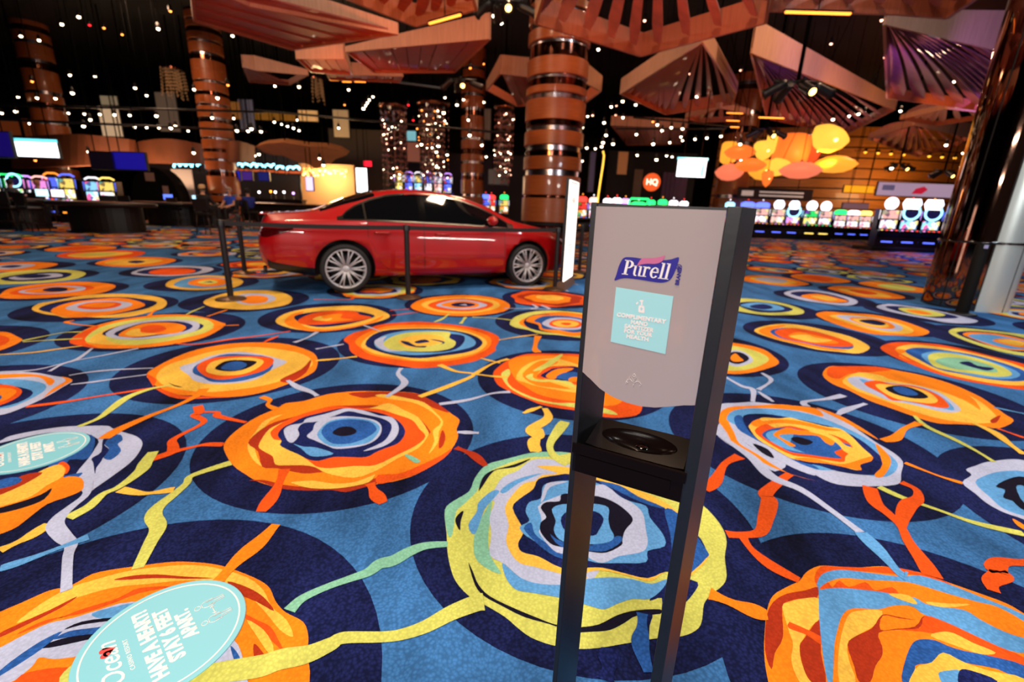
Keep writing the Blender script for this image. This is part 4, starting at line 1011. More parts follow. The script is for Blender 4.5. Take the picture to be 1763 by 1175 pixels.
    def side_patch(name, par, m, bot, top, x0, x1, off, side=-1, nx=16, nz=5, thick=.0):
        """a skin patch between two edge curves bot(x), top(x) on the car's flank"""
        mb = MB().use(m); vs = []
        for i in range(nx + 1):
            x = x0 + (x1 - x0) * i / nx; zb_, zt_ = bot(x), max(top(x), bot(x) + .001)
            for j in range(nz + 1):
                z = zb_ + (zt_ - zb_) * j / nz; vs.append((x, side * (ysurf(x, z) + off), z))
        fs = [(i * (nz + 1) + j, (i + 1) * (nz + 1) + j, (i + 1) * (nz + 1) + j + 1, i * (nz + 1) + j + 1) for i in range(nx) for j in range(nz)]
        if side > 0: fs = [q[::-1] for q in fs]
        mb.add(vs, fs, True); return mb.obj(name, par)
    L = lambda pts: (lambda x: float(np.interp(x, [p[0] for p in pts], [p[1] for p in pts])))
    dlo_t = L([(1.00, .985), (1.08, 1.06), (1.2, 1.135), (1.4, 1.225), (1.65, 1.295), (2.0, 1.335), (2.35, 1.325), (2.7, 1.27), (3.0, 1.175), (3.25, 1.06), (3.45, .94)])
    dlo_b = lambda x: f(ZS, x) + .018
    dt2 = lambda x: dlo_t(x) + .022
    for side in (-1, 1):
        side_patch('window_trim', root, TRIM, lambda x: dlo_b(x) - .018, dt2, .95, 3.50, .003, side, 40, 6)
        for nm, a, b in (('quarter_window', 1.03, 1.30), ('rear_door_window', 1.325, 2.06), ('front_door_window', 2.13, 3.40)):
            side_patch(nm, root, CGLASS, dlo_b, dlo_t, a, b, .006, side, 18, 4)
        side_patch('window_pillar', root, BLKGLS, dlo_b, dlo_t, 2.05, 2.14, .007, side, 2, 4)
        for nm, a, b, bot in (('rear_door', 1.33, 2.085, L([(1.30, .80), (1.38, .66), (1.47, .42), (1.56, .325), (2.1, .315)])), ('front_door', 2.095, 3.33, L([(2.0, .315), (3.33, .33)]))):
            top = lambda x: f(ZS, x) - .012
            side_patch('door_gap', root, BLKMET, lambda x: bot(x) - .006, lambda x: f(ZS, x) - .004, a - .008, b + .008, .0012, side, 16, 8)
            dr = side_patch(nm, root, RED, bot, top, a, b, .0025, side, 18, 10)
            hx, hz = (1.52, .815) if nm == 'rear_door' else (2.36, .80)
            y = ysurf(hx, hz)
            MB().use(RED).tube([(hx - .11, side * (y + .004), hz), (hx - .09, side * (y + .032), hz), (hx + .07, side * (y + .034), hz - .004), (hx + .10, side * (y + .004), hz - .004)], [.012, .014, .014, .012], 8).obj('door_handle', dr)
        side_patch('tail_light', root, mat('tail_light_red', (74, 4, 9), .08, coat=1.0), L([(0, .735), (.10, .73), (.22, .765), (.42, .835)]), L([(0, .80), (.08, .845), (.42, .852)]), .015, .42, .006, side, 14, 4)
        side_patch('headlight', root, mat('headlight_glass', (46, 40, 40), .05, coat=1.0), L([(4.30, .70), (4.5, .625), (4.60, .58)]), L([(4.30, .715), (4.5, .70), (4.62, .655)]), 4.30, 4.60, .005, side, 10, 3)
        side_patch('skirt', root, RED, L([(1.4, .205), (3.4, .205)]), L([(1.4, .285), (3.4, .285)]), 1.42, 3.36, .012, side, 12, 2)
        mb = MB().use(RED); yb = ysurf(3.13, .97); mb.sphere((3.10, side * (yb + .14), 1.005), .1, 14, 8, (.75, 1.15, .68)); mi = mb.obj('wing_mirror', root)
        MB().use(BLKMET).box((3.12, side * (yb + .03), .955), (.07, .10, .03)).obj('mirror_foot', mi)
    def top_patch(name, m, x0, x1, off, k0, nx=14):
        mb = MB().use(m); vs = []; ny = 0
        for i in range(nx + 1):
            x = x0 + (x1 - x0) * i / nx; s = section(x)[k0:]; s = [s[0]] + [((s[q][0] + s[q + 1][0]) / 2, (s[q][1] + s[q + 1][1]) / 2) if r else s[q + 1] for q in range(len(s) - 1) for r in (1, 0)]
            s[0] = (s[0][0] * .97, s[0][1] + .004)
            row = [(x, -y, z + off) for y, z in s] + [(x, y, z + off) for y, z in s[-2::-1]]; ny = len(row); vs += row
        mb.add(vs, [(i * ny + j, i * ny + j + 1, (i + 1) * ny + j + 1, (i + 1) * ny + j) for i in range(nx) for j in range(ny - 1)], True); return mb.obj(name, root)
    top_patch('rear_window', CGLASS, .76, 1.48, .007, 11)
    top_patch('windscreen', CGLASS, 2.86, 3.50, .007, 12)
    MB().use(RED).box((.085, 0, 1.012), (.09, 1.16, .016), bev=.006).obj('boot_lip', root)
    for s in (-1, 1): MB().use(BLKMET).tube([(.06, s * .5, .30), (.02, s * .5, .30)], .05, 12).obj('exhaust_tip', root)
    MB().use(BLKMET).box((4.64, 0, .50), (.06, .75, .20), bev=.02).obj('grille', root)
    # wheels
    protos = {}
    for x in (1.02, 3.75):
        for s in (-1, 1):
            w = empty('wheel', (x, s * .80, .33)); w.parent = root
            ax = Matrix.Rotation(-s * pi / 2, 3, 'X')
            if s not in protos:
                t = MB().use(RUBBER).lathe((0, 0, 0), [(.255, -.10), (.31, -.11), (.328, -.09), (.33, 0), (.328, .075), (.312, .098), (.268, .10), (.255, .085)], 48, ax, cap=False).mesh('tyre')
                r = MB().use(ALLOY).lathe((0, 0, 0), [(.262, .080), (.264, .098), (.250, .100), (.240, .075), (.235, .02)], 48, ax, cap=False)
                for q in range(10):
                    for e in (-1, 1):
                        a = 2 * pi * q / 10; p = [ax @ Vector((math.cos(a + e * o_) * rr, math.sin(a + e * o_) * rr, h)) for rr, o_, h in ((.045, .16, .072), (.15, .085, .082), (.25, .115, .088))]
                        r.tube(p, [.012, .0105, .0115], 6)
                r.lathe((0, 0, 0), [(.06, .03), (.056, .074), (.035, .082), (.0001, .084)], 24, ax)
                d = MB().use(mat('brake_disc', (60, 58, 60), .4, metal=.8)).lathe((0, 0, 0), [(.20, .0), (.20, .02), (.0001, .02)], 32, ax).use(BLKMET).lathe((0, 0, 0), [(.255, -.09), (.0001, -.085)], 32, ax)
                protos[s] = (t, r.mesh('rim'), d.mesh('brake_disc'))
            for nm, me_ in zip(('tyre', 'rim', 'brake_disc'), protos[s]):
                o = D.objects.new(nm, me_); COL.objects.link(o); o.parent = w
    return root
car_root = car_build()

# ------------------------------------------------------------------ belt barriers round the car
def stanchion_proto():
    t = empty('stanchion', label='x', cat='stanchion', group='belt barrier posts around the car')
    MB().use(mat('weathered_bronze_base', (96, 72, 50), .4, metal=.6)).lathe((0, 0, 0), [(.178, 0), (.18, .012), (.165, .022), (.06, .04), (.045, .05)], 32).obj('base', t)
    MB().use(BLKMET).lathe((0, 0, 0), [(.036, .045), (.036, .93)], 20).obj('post', t)
    MB().use(BLKMET).lathe((0, 0, 0), [(.044, .93), (.044, 1.0), (.036, 1.012), (.0001, 1.015)], 20).lathe((0, 0, 0), [(.037, .925), (.044, .93)], 20).obj('belt_head', t)
    return t
sp = stanchion_proto(); STP = []
for i, (px, py, lb) in enumerate([(398, 516, 'black belt post at the rear left corner, nearest the car boot'), (422, 471, 'black belt post behind the car boot, farther back on the left'), (703, 513, 'black belt post standing before the car doors'), (955, 499, 'black belt post just left of the tall white sign'), (997, 469, 'black belt post behind the tall white sign')]):
    o = sp if i == 0 else copy_tree(sp); p = at_z(px, py); o.location = p; o['label'] = lb; STP.append(p)
for i, j, lb in ((0, 2, 'black retractable belt across the rear half of the car'), (2, 3, 'black retractable belt across the front half of the car'), (3, 4, 'short black belt passing behind the white sign'), (1, 0, 'short black belt behind the car boot')):
    a, b = STP[i], STP[j]; dv = (b - a).normalized(); mb = MB().use(mat('black_webbing', (30, 27, 28), .75)); n = 14; vs = []
    for q in range(n + 1):
        tq = q / n; p = a + dv * .045 + (b - a - dv * .09) * tq; z = .972 - .014 * 4 * tq * (1 - tq); nn = Vector((-dv.y, dv.x, 0)) * .0012
        vs += [(p.x - nn.x, p.y - nn.y, z - .028), (p.x - nn.x, p.y - nn.y, z + .028), (p.x + nn.x, p.y + nn.y, z - .028), (p.x + nn.x, p.y + nn.y, z + .028)]
    mb.add(vs, [(4 * q, 4 * q + 4, 4 * q + 5, 4 * q + 1) for q in range(n)] + [(4 * q + 2, 4 * q + 3, 4 * q + 7, 4 * q + 6) for q in range(n)] + [(4 * q + 1, 4 * q + 5, 4 * q + 7, 4 * q + 3) for q in range(n)] + [(4 * q, 4 * q + 2, 4 * q + 6, 4 * q + 4) for q in range(n)])
    tag(mb.obj('barrier_belt'), lb, 'belt', 'belts between the barrier posts')

# ------------------------------------------------------------------ tall light-box sign beside the car
a, b = at_z(968, 500), at_z(984, 488)
dv = (b - a).xy; L_ = dv.length; sg = empty('light_box_sign', (a.x, a.y, 0), math.atan2(dv.y, dv.x), 'tall narrow white glowing sign with red print beside the car nose', 'sign')
H_ = at_y(988, 309, (a.y + b.y) / 2).z
MB().use(BLKMET).box((L_ / 2, .03, .07 + (H_ - .07) / 2), (L_, .05, H_ - .07)).obj('case', sg)
MB().use(mat('sign_glow', (255, 240, 228), emit=2.2)).box((L_ / 2, -.002, .09 + (H_ - .11) / 2), (L_ - .03, .012, H_ - .13)).obj('lit_face', sg)
mb = MB().use(mat('sign_red_print', (214, 70, 48), emit=.7))
for z, w in ((H_ - .06, .9), (H_ - .30, .35), (H_ - .33, .5), (H_ - .36, .4), (H_ - .45, .25), (.72, .6), (.68, .75), (.64, .5), (.60, .7), (.56, .3)): mb.box((L_ / 2, -.0095, z), (L_ * .85 * w, .003, .02))
mb.obj('red_print', sg)
MB().use(mat('bronze_brown', (110, 82, 64), .5)).prism([(-.02, -.06, 0), (-.02, .18, 0), (-.02, .08, .14), (-.02, -.02, .14)], (L_ + .04, 0, 0)).obj('wedge_base', sg)
# black post before the mirrored column
p = at_z(1655, 541); t = empty('barrier_post', p, 0, 'thick black post on a round foot in front of the mirrored column', 'post')
MB().use(BLKMET).lathe((0, 0, 0), [(.17, 0), (.175, .012), (.15, .022), (.05, .035)], 28).obj('base', t)
MB().use(mat('matt_black_post', (9, 9, 10), .7, spec=.15)).lathe((0, 0, 0), [(.078, .03), (.078, 1.02), (.07, 1.03)], 20).obj('post', t)
MB().use(mat('pale_tag', (170, 170, 214), .4)).box((-.03, -.078, 1.0), (.06, .006, .05)).obj('tag', t)
# ------------------------------------------------------------------ hanging wooden sail sculptures
ROD_M = mat('matt_rod', (5, 5, 5), .9, spec=.05)
LENS = mat('yellow_lens', (255, 200, 104), emit=7.0, sample=False)
GLOWO = mat('amber_lamp', (255, 140, 48), emit=3.5, sample=False)
def sail(name_label, px, z, fh, apex=None, ribs=0, skin=False, rib_mat=CHERRY, fas=MAPLE, skin_mat=CHERRY, sag=.25, rw=.55):
    """px: corner sight lines of the lower edge; z: its height; fh: board height at each corner"""
    P = [at_z(x, y, z) for x, y in px]; n = len(P); cen = sum(P, Vector()) / n
    if not isinstance(fh, (list, tuple)): fh = [fh] * n
    t = empty('sail_sculpture', (cen.x, cen.y, z), 0, name_label, 'ceiling sculpture', 'hanging wooden ceiling sculptures')
    Q = [p - Vector((cen.x, cen.y, z)) for p in P]; Q = [Vector((q.x, q.y, 0)) for q in Q]
    for i in range(n):
        a, b = Q[i], Q[(i + 1) % n]; ha, hb = fh[i], fh[(i + 1) % n]; dv = (b - a).normalized(); nn = Vector((-dv.y, dv.x, 0)) * .03
        mb = MB().use(fas); up = Vector((0, 0, 1)); flip = nn.dot(-(a + b)) < 0
        mb.add([a - nn, b - nn, b - nn + up * hb, a - nn + up * ha, a + nn, b + nn, b + nn + up * hb, a + nn + up * ha], [(0, 1, 2, 3), (7, 6, 5, 4), (0, 4, 5, 1), (3, 2, 6, 7), (1, 5, 6, 2), (0, 3, 7, 4)])
        mb.use(INNER); mb.mi[0 if flip else 1] = mb.cur; mb.mi[2] = mb.cur     # stained on the inner face
        mb.obj('fascia', t)
    if skin:
        mb = MB().use(skin_mat); N = 9
        # planked underside: strips between the first and the opposite edge
        a, b = Q[0], Q[-1]; c, d = Q[n // 2 - 1 if n > 3 else 1], Q[n // 2 if n > 3 else 2]
        for k in range(N):
            u0, u1 = k / N + .004, (k + 1) / N - .004; zz = .06 + (.02 if k % 2 else 0)
            mbk = MB().use(skin_mat); q = [a.lerp(b, u0), c.lerp(d, u0), c.lerp(d, u1), a.lerp(b, u1)]
            q = [p + Vector((0, 0, zz)) for p in q]; mbk.prism(q, (0, 0, .03)); mbk.obj('plank', t)
    if ribs:
        A = Q[apex]; far = [Q[(apex + k) % n] for k in range(1, n)]
        seg = [(a, b, (b - a).length) for a, b in zip(far, far[1:])]; tot = sum(s[2] for s in seg)
        for k in range(ribs):
            dlen = tot * (k + .5) / ribs; p = None
            for a, b, l in seg:
                if dlen <= l: p = a.lerp(b, dlen / l); break
                dlen -= l
            dv = p - A; L = dv.length; dv.normalize(); side = Vector((-dv.y, dv.x, 0)); S = 8; vs = []; wid = min(rw * tot / ribs, .62)
            for q in range(S + 1):
                u = .04 + .94 * q / S; c = A + dv * L * u; arch = sag * math.sin(pi * min(1, u * .95)) ; w = wid * (.12 + .88 * u) * (1 if u < .9 else .55)
                tw = .9 - .5 * u; o1 = side * (w * .5 * math.cos(tw)) + Vector((0, 0, w * .5 * math.sin(tw) + .1 + arch)); o2 = -side * (w * .5 * math.cos(tw)) + Vector((0, 0, -w * .5 * math.sin(tw) + .1 + arch))
                e = Vector((0, 0, .025)); vs += [c + o1, c + o2, c + o2 + e, c + o1 + e]
            mb = MB().use(rib_mat)
            for j in range(4): mb.add([vs[4 * q + x] for q in range(S + 1) for x in (j, (j + 1) % 4)], [(2 * q, 2 * q + 2, 2 * q + 3, 2 * q + 1) for q in range(S)], True)
            mb.obj('rib', t)
    for q in (Q[0], Q[n // 2]): MB().use(mat('matt_rod', (5, 5, 5), .9, spec=.05)).tube([q + Vector((0, 0, .15)), q + Vector((0, 0, 10.2 - z))], .008, 5).obj('hanger', t)
    return t
ROSE = mat('rose_rib', (176, 104, 96), .4, coat=.15, noise=.2, nscale=3)
VIOTINT = mat('violet_lit_rib', (150, 92, 120), .4, coat=.15, noise=.2, nscale=3)  # rib wood tinted violet, the coloured light put into its colour
sail('broad planked sail hanging left of the middle, its pale edge along the frame top', [(335, 38), (504, 87), (685, 60), (430, 12), (330, -30)], 5.2, [.3, .3, .25, .6, .6], skin=True)
sail('dark red sail with a tapering pale edge, behind the broad planked one', [(596, 90), (644, 126), (782, 126), (843, 68)], 5.6, [.15, .15, .2, .62], skin=True)
sail('small red sail tucked under the tapering one', [(511, 102), (537, 125), (606, 130), (593, 102)], 5.6, [.55, .2, .2, .45], skin=True)
sail('small glowing red sail at the far left of the sculptures', [(419, 116), (430, 142), (498, 147), (530, 130), (440, 122)], 5.8, [.4, .2, .2, .2, .5], skin=True)
sail('dim flat sail with a row of amber lamps under its rim', [(563, 128), (568, 138), (688, 143), (693, 132)], 6.2, .45, skin=True)
sail('fan sail with amber lit ribs at the frame top, left of the wood-banded column', [(588, -4), (716, 47), (820, 18), (800, -60), (640, -70)], 4.7, .4, apex=3, ribs=11, sag=.3)
sail('largest open fan sail, its rose ribs spread above the stand', [(922, 42), (1103, 98), (1318, 41), (1335, -60), (1120, -150), (960, -80)], 4.9, [.5, .5, .5, .7, .5, .5], apex=4, ribs=15, rib_mat=ROSE, sag=.35, rw=.42)
sail('sail split by the wood-banded column, showing a pale corner on each side', [(862, 128), (838, 156), (890, 184), (1008, 178), (1034, 158), (1008, 144)], 5.4, [.55, .3, .3, .4, .5, .6], skin=True)
sail('triangular fan sail with ribs meeting at its top corner', [(1209, 73), (1068, 163), (1146, 198), (1260, 181), (1267, 162)], 6.0, [.5, .6, .5, .5, .4], apex=0, ribs=15, sag=.2, rw=.5)
sail('long sail with a pale slanting edge and violet lit ribs above the lanterns', [(1293, 92), (1540, 190), (1452, 234), (1320, 205)], 6.1, [.9, .45, .4, .5], apex=0, ribs=13, rib_mat=VIOTINT, sag=.2, rw=.95)
sail('big violet lit fan sail beside the mirrored column', [(1522, 43), (1527, 170), (1696, 192), (1732, 92)], 5.6, [.3, .35, .35, .95], apex=0, ribs=13, rib_mat=VIOTINT, sag=.2, rw=.95)
sail('sail with a bright amber lower edge in the top right corner', [(1326, 20), (1543, 26), (1630, 33), (1700, -14), (1560, -80), (1345, -60)], 4.7, .4, apex=4, ribs=11, rib_mat=ROSE)
sail('flat fan sail with golden uplit blades, far right', [(1550, 206), (1610, 217), (1690, 206), (1702, 196), (1628, 188)], 5.6, .2, apex=4, ribs=9, rib_mat=MAPLE)
sail('shadowed rose fan sail in the distance, right of the lanterns', [(1495, 240), (1580, 271), (1652, 251), (1668, 238), (1572, 216)], 5.6, [.3, .3, .3, .7, .3], apex=4, ribs=12, rib_mat=ROSE)
sail('pale small fan sail below the triangular one', [(1180, 204), (1202, 212), (1270, 209), (1288, 197), (1240, 187)], 5.9, .25, apex=4, ribs=9, rib_mat=ROSE)
sail('wide dim sail in the distance right of the wood-banded column', [(1052, 216), (1080, 251), (1172, 249), (1184, 222)], 6.0, .5, skin=True, skin_mat=ROSE)

# ------------------------------------------------------------------ ceiling spotlights, each a can on a drop rod
DOT = {'w': mat('warm_bulb', (255, 226, 188), emit=14.0, sample=False), 'o': mat('orange_bulb', (255, 140, 60), emit=6.0, sample=False), 'r': mat('red_bulb', (255, 30, 40), emit=5.0, sample=False), 'p': mat('peach_bulb', (255, 170, 140), emit=8.0, sample=False)}
def spot_mesh():
    can = MB().use(BLKMET).lathe((0, 0, .04), [(.055, -.05), (.075, .02), (.06, .16), (.0001, .2)], 10).mesh('can')
    rod = MB().use(mat('matt_rod', (5, 5, 5), .9, spec=.05)).tube([(0, 0, 0), (0, 0, 1.0)], .006, 4).mesh('drop_rod')
    return can, rod, {k: MB().use(m_).sphere((0, 0, 0), .050, 8, 6).mesh('bulb') for k, m_ in DOT.items()}
CAN, ROD, BULB = spot_mesh()
SPOT_ALL = {}
def spot(px, py, k='w', sz=1.0, Y=None):
    r = ray(px, py)
    if Y is None:
        yc = r[1] * (8.6 - CAM_H) / r[2]; rnd = random.Random(px * 7 + py); Y = min(yc, rnd.uniform(21, 31))
    p = at_y(px, py, Y); reg = 'left' if px < 450 else 'middle' if px < 900 else 'right'
    hgt = 'high under' if py < 120 else 'hanging below'
    colr = {'w': 'warm white', 'o': 'orange', 'r': 'red', 'p': 'peach'}[k]
    where = {'left': 'over the dealer tables', 'middle': 'above and behind the car', 'right': 'among the sails'}[reg]
    t = empty('spotlight', p, 0, '', 'spotlight', '%s spotlights %s the ceiling %s' % (colr, hgt, where)); SPOT_ALL.setdefault((colr, hgt, where), []).append((px, t))
    for nm, me in (('can', CAN), ('drop_rod', ROD), ('bulb', BULB[k])):
        o = D.objects.new(nm, me); COL.objects.link(o); o.parent = t
        if nm == 'drop_rod': o.scale = (1, 1, max(.05, 10.2 - p.z - .2)); o.location = (0, 0, .2)
        if nm == 'bulb': o.scale = (sz, sz, sz); o.location = (0, 0, -.02)
    return t
SPOTS = {0: '530,110 140,240 262,268 303,497 470,503 640,513 122,652 250,657 373,661 487,624 988,641 1066,190 1567,238 105,748 210,750 460,760 568,766 672,768 770,770 874,774 1054,778 606,803 358,820 562,847 907,855 988,857 1070,858 1150,860 1183,847 1268,880 1307,600 1388,630 1466,657 1430,791 1512,811 1575,795 1597,878 1695,865 1672,880 1758,884 910,590 416,160 10,760 200,830 596,1020 1305,1027 1070,1085 1110,1090 1745,1037 1718,1047 o237,1078 o700,185 o823,229 o1148,71 o215,545 o1536,570 r603,165',
 440: '792,650 766,670 752,690 740,709 727,728 1277,656 1402,669 1540,687 1268,757 1434,806 1358,704 279,806 126,820 174,835 215,849 255,861 293,877 36,884 560,860 430,1065 457,1110 865,905 886,897 909,886 1118,971 1235,983 1292,1041 1219,1022 1525,975 1555,1055 1712,838 1738,804 1443,908 130,577 292,582 627,602 1158,780 o1120,740 o1209,747 o554,340 o1310,183 o1538,428 o1447,455 r1030,705 1657,152 1605,103 o600,705 r1063,808',
 880: '588,330 p1549,470 p1203,495 1253,647 675,717 p710,711 840,703 752,680 516,782 p549,775 p705,774 754,790 627,824 482,858 986,838 1017,877 1156,865 640,908 845,903 o956,817 1080,857 1145,920 1240,935 1320,927 1415,915 958,967 688,967 620,958 452,988 510,994 611,985 568,1000 1070,958 1156,945 1545,968 480,1083 980,1073 850,1044 1048,1048 1086,1055 1550,1078 15,803 p850,135 p900,135',
 1313: 'p462,292 p803,132 p824,384 232,702 930,746 1293,547 475,802 584,780 648,765 685,755 237,1097 300,1097 870,1131 1352,1030 1238,975 1398,994'}
for x0, s in SPOTS.items():
    for w in s.split():
        k = 'w'
        if w[0] in 'orp': k, w = w[0], w[1:]
        x, y = map(float, w.split(',')); spot(x0 + x * .25540, y * .25540, k, 1.25 if k == 'w' else 1.0)
ORD = lambda n: '%d%s' % (n, 'th' if 10 <= n % 100 <= 20 else {1: 'st', 2: 'nd', 3: 'rd'}.get(n % 10, 'th'))
for (colr, hgt, where), lst in SPOT_ALL.items():
    lst.sort(key=lambda q: q[0])
    for i, (px, t) in enumerate(lst): t['label'] = ('%s %s spotlight below the ceiling %s' % ('high' if hgt[0] == 'h' and hgt[1] == 'i' else 'small', colr, where)) + (', %s from the left' % ORD(i + 1) if len(lst) > 1 else '')
# amber strip lamps along the rims, and added strips for lit edges
for i, (px, py, Y, w) in enumerate([(1265, 195, 21, .7), (1262, 208, 22, .6), (1265, 219, 22, .4), (1328, 203, 17, .9), (755, 31, 11.5, .8), (575, 138, 22, .4), (597, 141, 22, .4), (620, 141, 22, .5), (680, 137, 22, .4), (1400, 20, 9.6, .9)]):
    rz = 0.0
    if Y < 12:      # glowing strip added for a lit rim, along its sail's lower edge
        ea, eb = (at_z(716, 47, 4.66), at_z(820, 18, 4.66)) if px < 900 else (at_z(1326, 20, 4.66), at_z(1543, 26, 4.66)); p = ea.lerp(eb, .5 if px < 900 else .38); rz = math.atan2(eb.y - ea.y, eb.x - ea.x); w = (eb - ea).length * .55
    else: p = at_y(px, py, Y)
    t = empty('strip_lamp', p, rz, ['amber strip lamp under the pale small fan sail, uppermost of three', 'amber strip lamp in the middle of three under the pale small fan sail', 'amber strip lamp lowest of three beside the lanterns', 'amber strip lamp glowing under the pale slanting edge above the lanterns', 'amber glowing strip added for the lit rim of the fan sail at the frame top', 'first amber strip lamp from the left under the dim flat sail', 'second amber strip lamp from the left under the dim flat sail', 'third amber strip lamp from the left under the dim flat sail', 'amber strip lamp at the right end of the dim flat sail', 'amber glowing strip added for the lit edge of the top right sail'][i], 'lamp', 'amber strip lamps on the sculptures')
    MB().use(BLKMET).box((0, 0, .03), (w, .06, .03), bev=.008).obj('housing', t); MB().use(GLOWO).box((0, 0, 0), (w * .95, .05, .035), bev=.008).obj('lens', t)
    MB().use(ROD_M).tube([(0, 0, .06), (0, 0, 10.2 - p.z)], .01, 4).obj('drop_rod', t)
# clusters of stage lights on drop poles
def stage_cluster(px, py, Y, label, lens_px=None, sc=1.0):
    p = at_y(px, py, Y); t = empty('stage_light_cluster', p, 0, label, 'stage light', 'clusters of stage lights on drop poles')
    MB().use(ROD_M).tube([(0, 0, .15), (0, 0, 10.19 - p.z)], .045 * sc, 8).obj('drop_pole', t)
    MB().use(BLKMET).tube([(-.55 * sc, 0, .12), (.55 * sc, 0, .12)], .035 * sc, 8).tube([(0, -.3 * sc, .12), (0, .3 * sc, .12)], .035 * sc, 8).obj('crossbar', t)
    for i, (x, y, a, b) in enumerate([(-.5, -.1, 2.6, -.5), (.5, -.1, .2, -.3), (.05, -.25, -1.4, -.6), (-.2, .1, 1.6, -.5)]):
        d = Vector((math.cos(a), math.sin(a), b)).normalized(); o = Vector((x, y, -.05)) * sc
        hd = MB().use(BLKMET).tube([o - d * .2 * sc, o - d * .1 * sc, o + d * .22 * sc, o + d * .3 * sc], [.07 * sc, .10 * sc, .10 * sc, .13 * sc], 12).obj('light_head', t)
        MB().use(LENS if i == 2 else BLKGLS).tube([o + d * .302 * sc, o + d * .31 * sc], .08 * sc, 12).obj('lens', hd)
    return t
stage_cluster(1372, 150, 13.5, 'black cluster of stage lights with one bright yellow lens, over the lanterns', sc=1.15)
stage_cluster(795, 143, 19.0, 'stage light cluster on a pale pole between the car and the tapering sail')
stage_cluster(1318, 228, 20.0, 'small black stage light cluster just left of the brightest lantern')
stage_cluster(1548, 286, 24.0, 'lone stage light cluster before the wood plank wall', sc=.9)
stage_cluster(1625, 298, 24.0, 'stage light cluster on the wood plank wall side nearest the mirrored column', sc=.9)
stage_cluster(870, 12, 12.0, 'stage light cluster at the frame top just left of the wood-banded column', sc=.9)
# black lighting pipes under the ceiling
for i, (x0, y0, x1, y1, Y0, Y1, lb) in enumerate([(-20, 180, 455, 193, 20, 24, 'upper black lighting pipe crossing the left of the hall'), (-20, 205, 460, 226, 19, 25, 'lower black lighting pipe crossing the left of the hall'), (440, 190, 880, 230, 24, 22, 'black lighting pipe running behind the chandeliers'), (1090, 202, 1262, 218, 26, 25.5, 'black lighting pipe under the triangular fan sail'), (640, 135, 768, 153, 23, 22.5, 'slate blue lighting pipe above the chandeliers'), (1060, 222, 1250, 222, 28, 27.5, 'short black pipe of string bulbs by the wood-banded column')]):
    a, b = at_y(x0, y0, Y0), at_y(x1, y1, Y1); t = empty('lighting_pipe', a, 0, lb, 'pipe', 'lighting pipes under the ceiling'); d = b - a
    MB().use(mat('slate_pipe', (66, 88, 104), .5) if i == 4 else BLKMET).tube([(0, 0, 0), d], .05, 8).obj('pipe', t)
    for u in (.1, .5, .9): MB().use(ROD_M).tube([d * u, d * u + Vector((0, 0, 10.2 - (a + d * u).z))], .012, 4).obj('hanger', t)
# ------------------------------------------------------------------ curved honey wood wall on the right
def wood_wall():
    base = MB().use(GROOVE); pts = []
    for i in range(25):
        px = 1230 + i * 24; Y = 40 - 3.5 * math.sin(pi * i / 24); pts.append(at_y(px, 300, Y).xy)
    top = at_y(1450, 222, 38).z; bot = 0.0; N = 11
    vs = [(p.x, p.y + .15, z) for p in pts for z in (0, top)]
    base.add(vs, [(2 * i, 2 * i + 2, 2 * i + 3, 2 * i + 1) for i in range(24)]); root = tag(base.obj('wall_wood'), kind='structure')
    for k in range(N):
        z0 = bot + (top - bot) * k / N + .05; z1 = bot + (top - bot) * (k + 1) / N - .05; o = .04 * (k % 2)
        mb = MB().use(WOODW); v = [(p.x, p.y - o, z) for p in pts for z in (z0, z1)] + [(p.x, p.y + .14, z) for p in pts for z in (z0, z1)]
        n2 = 50; mb.add(v, [(2 * i, 2 * i + 2, 2 * i + 3, 2 * i + 1) for i in range(24)], True); mb.add(v, [(2 * i, n2 + 2 * i, n2 + 2 * i + 2, 2 * i + 2) for i in range(24)] + [(2 * i + 1, 2 * i + 3, n2 + 2 * i + 3, n2 + 2 * i + 1) for i in range(24)])
        mb.obj('plank', root)
wood_wall()
def emi(name, rgb, e, sample=False): return mat(name, rgb, .5, emit=e, sample=sample)
def wall_lamp_row():
    for i in range(8):
        p = at_y(1490 + i * 22, 262 + i * 1.4, 35.5); t = empty('wall_lamp', p, 0, 'golden wall washer lamp on the wood plank wall, %s from the left' % ORD(i + 1), 'lamp', 'wall washer lamps on the wood wall')
        MB().use(BLKMET).lathe((0, 0, .02), [(.10, 0), (.09, .2), (.0001, .22)], 8).obj('shade', t); MB().use(emi('gold_glow', (255, 176, 50), 2.4)).sphere((0, 0, 0), .10, 8, 6).obj('bulb', t)
        MB().use(BLKMET).tube([(0, 0, .1), (0, 1.4, .25)], .02, 4).obj('arm', t)
wall_lamp_row()
area(26.5, 33.0, 3.2, 3.0, .6, 520, (1.0, .66, .3), (27.5, 37, 5.5))

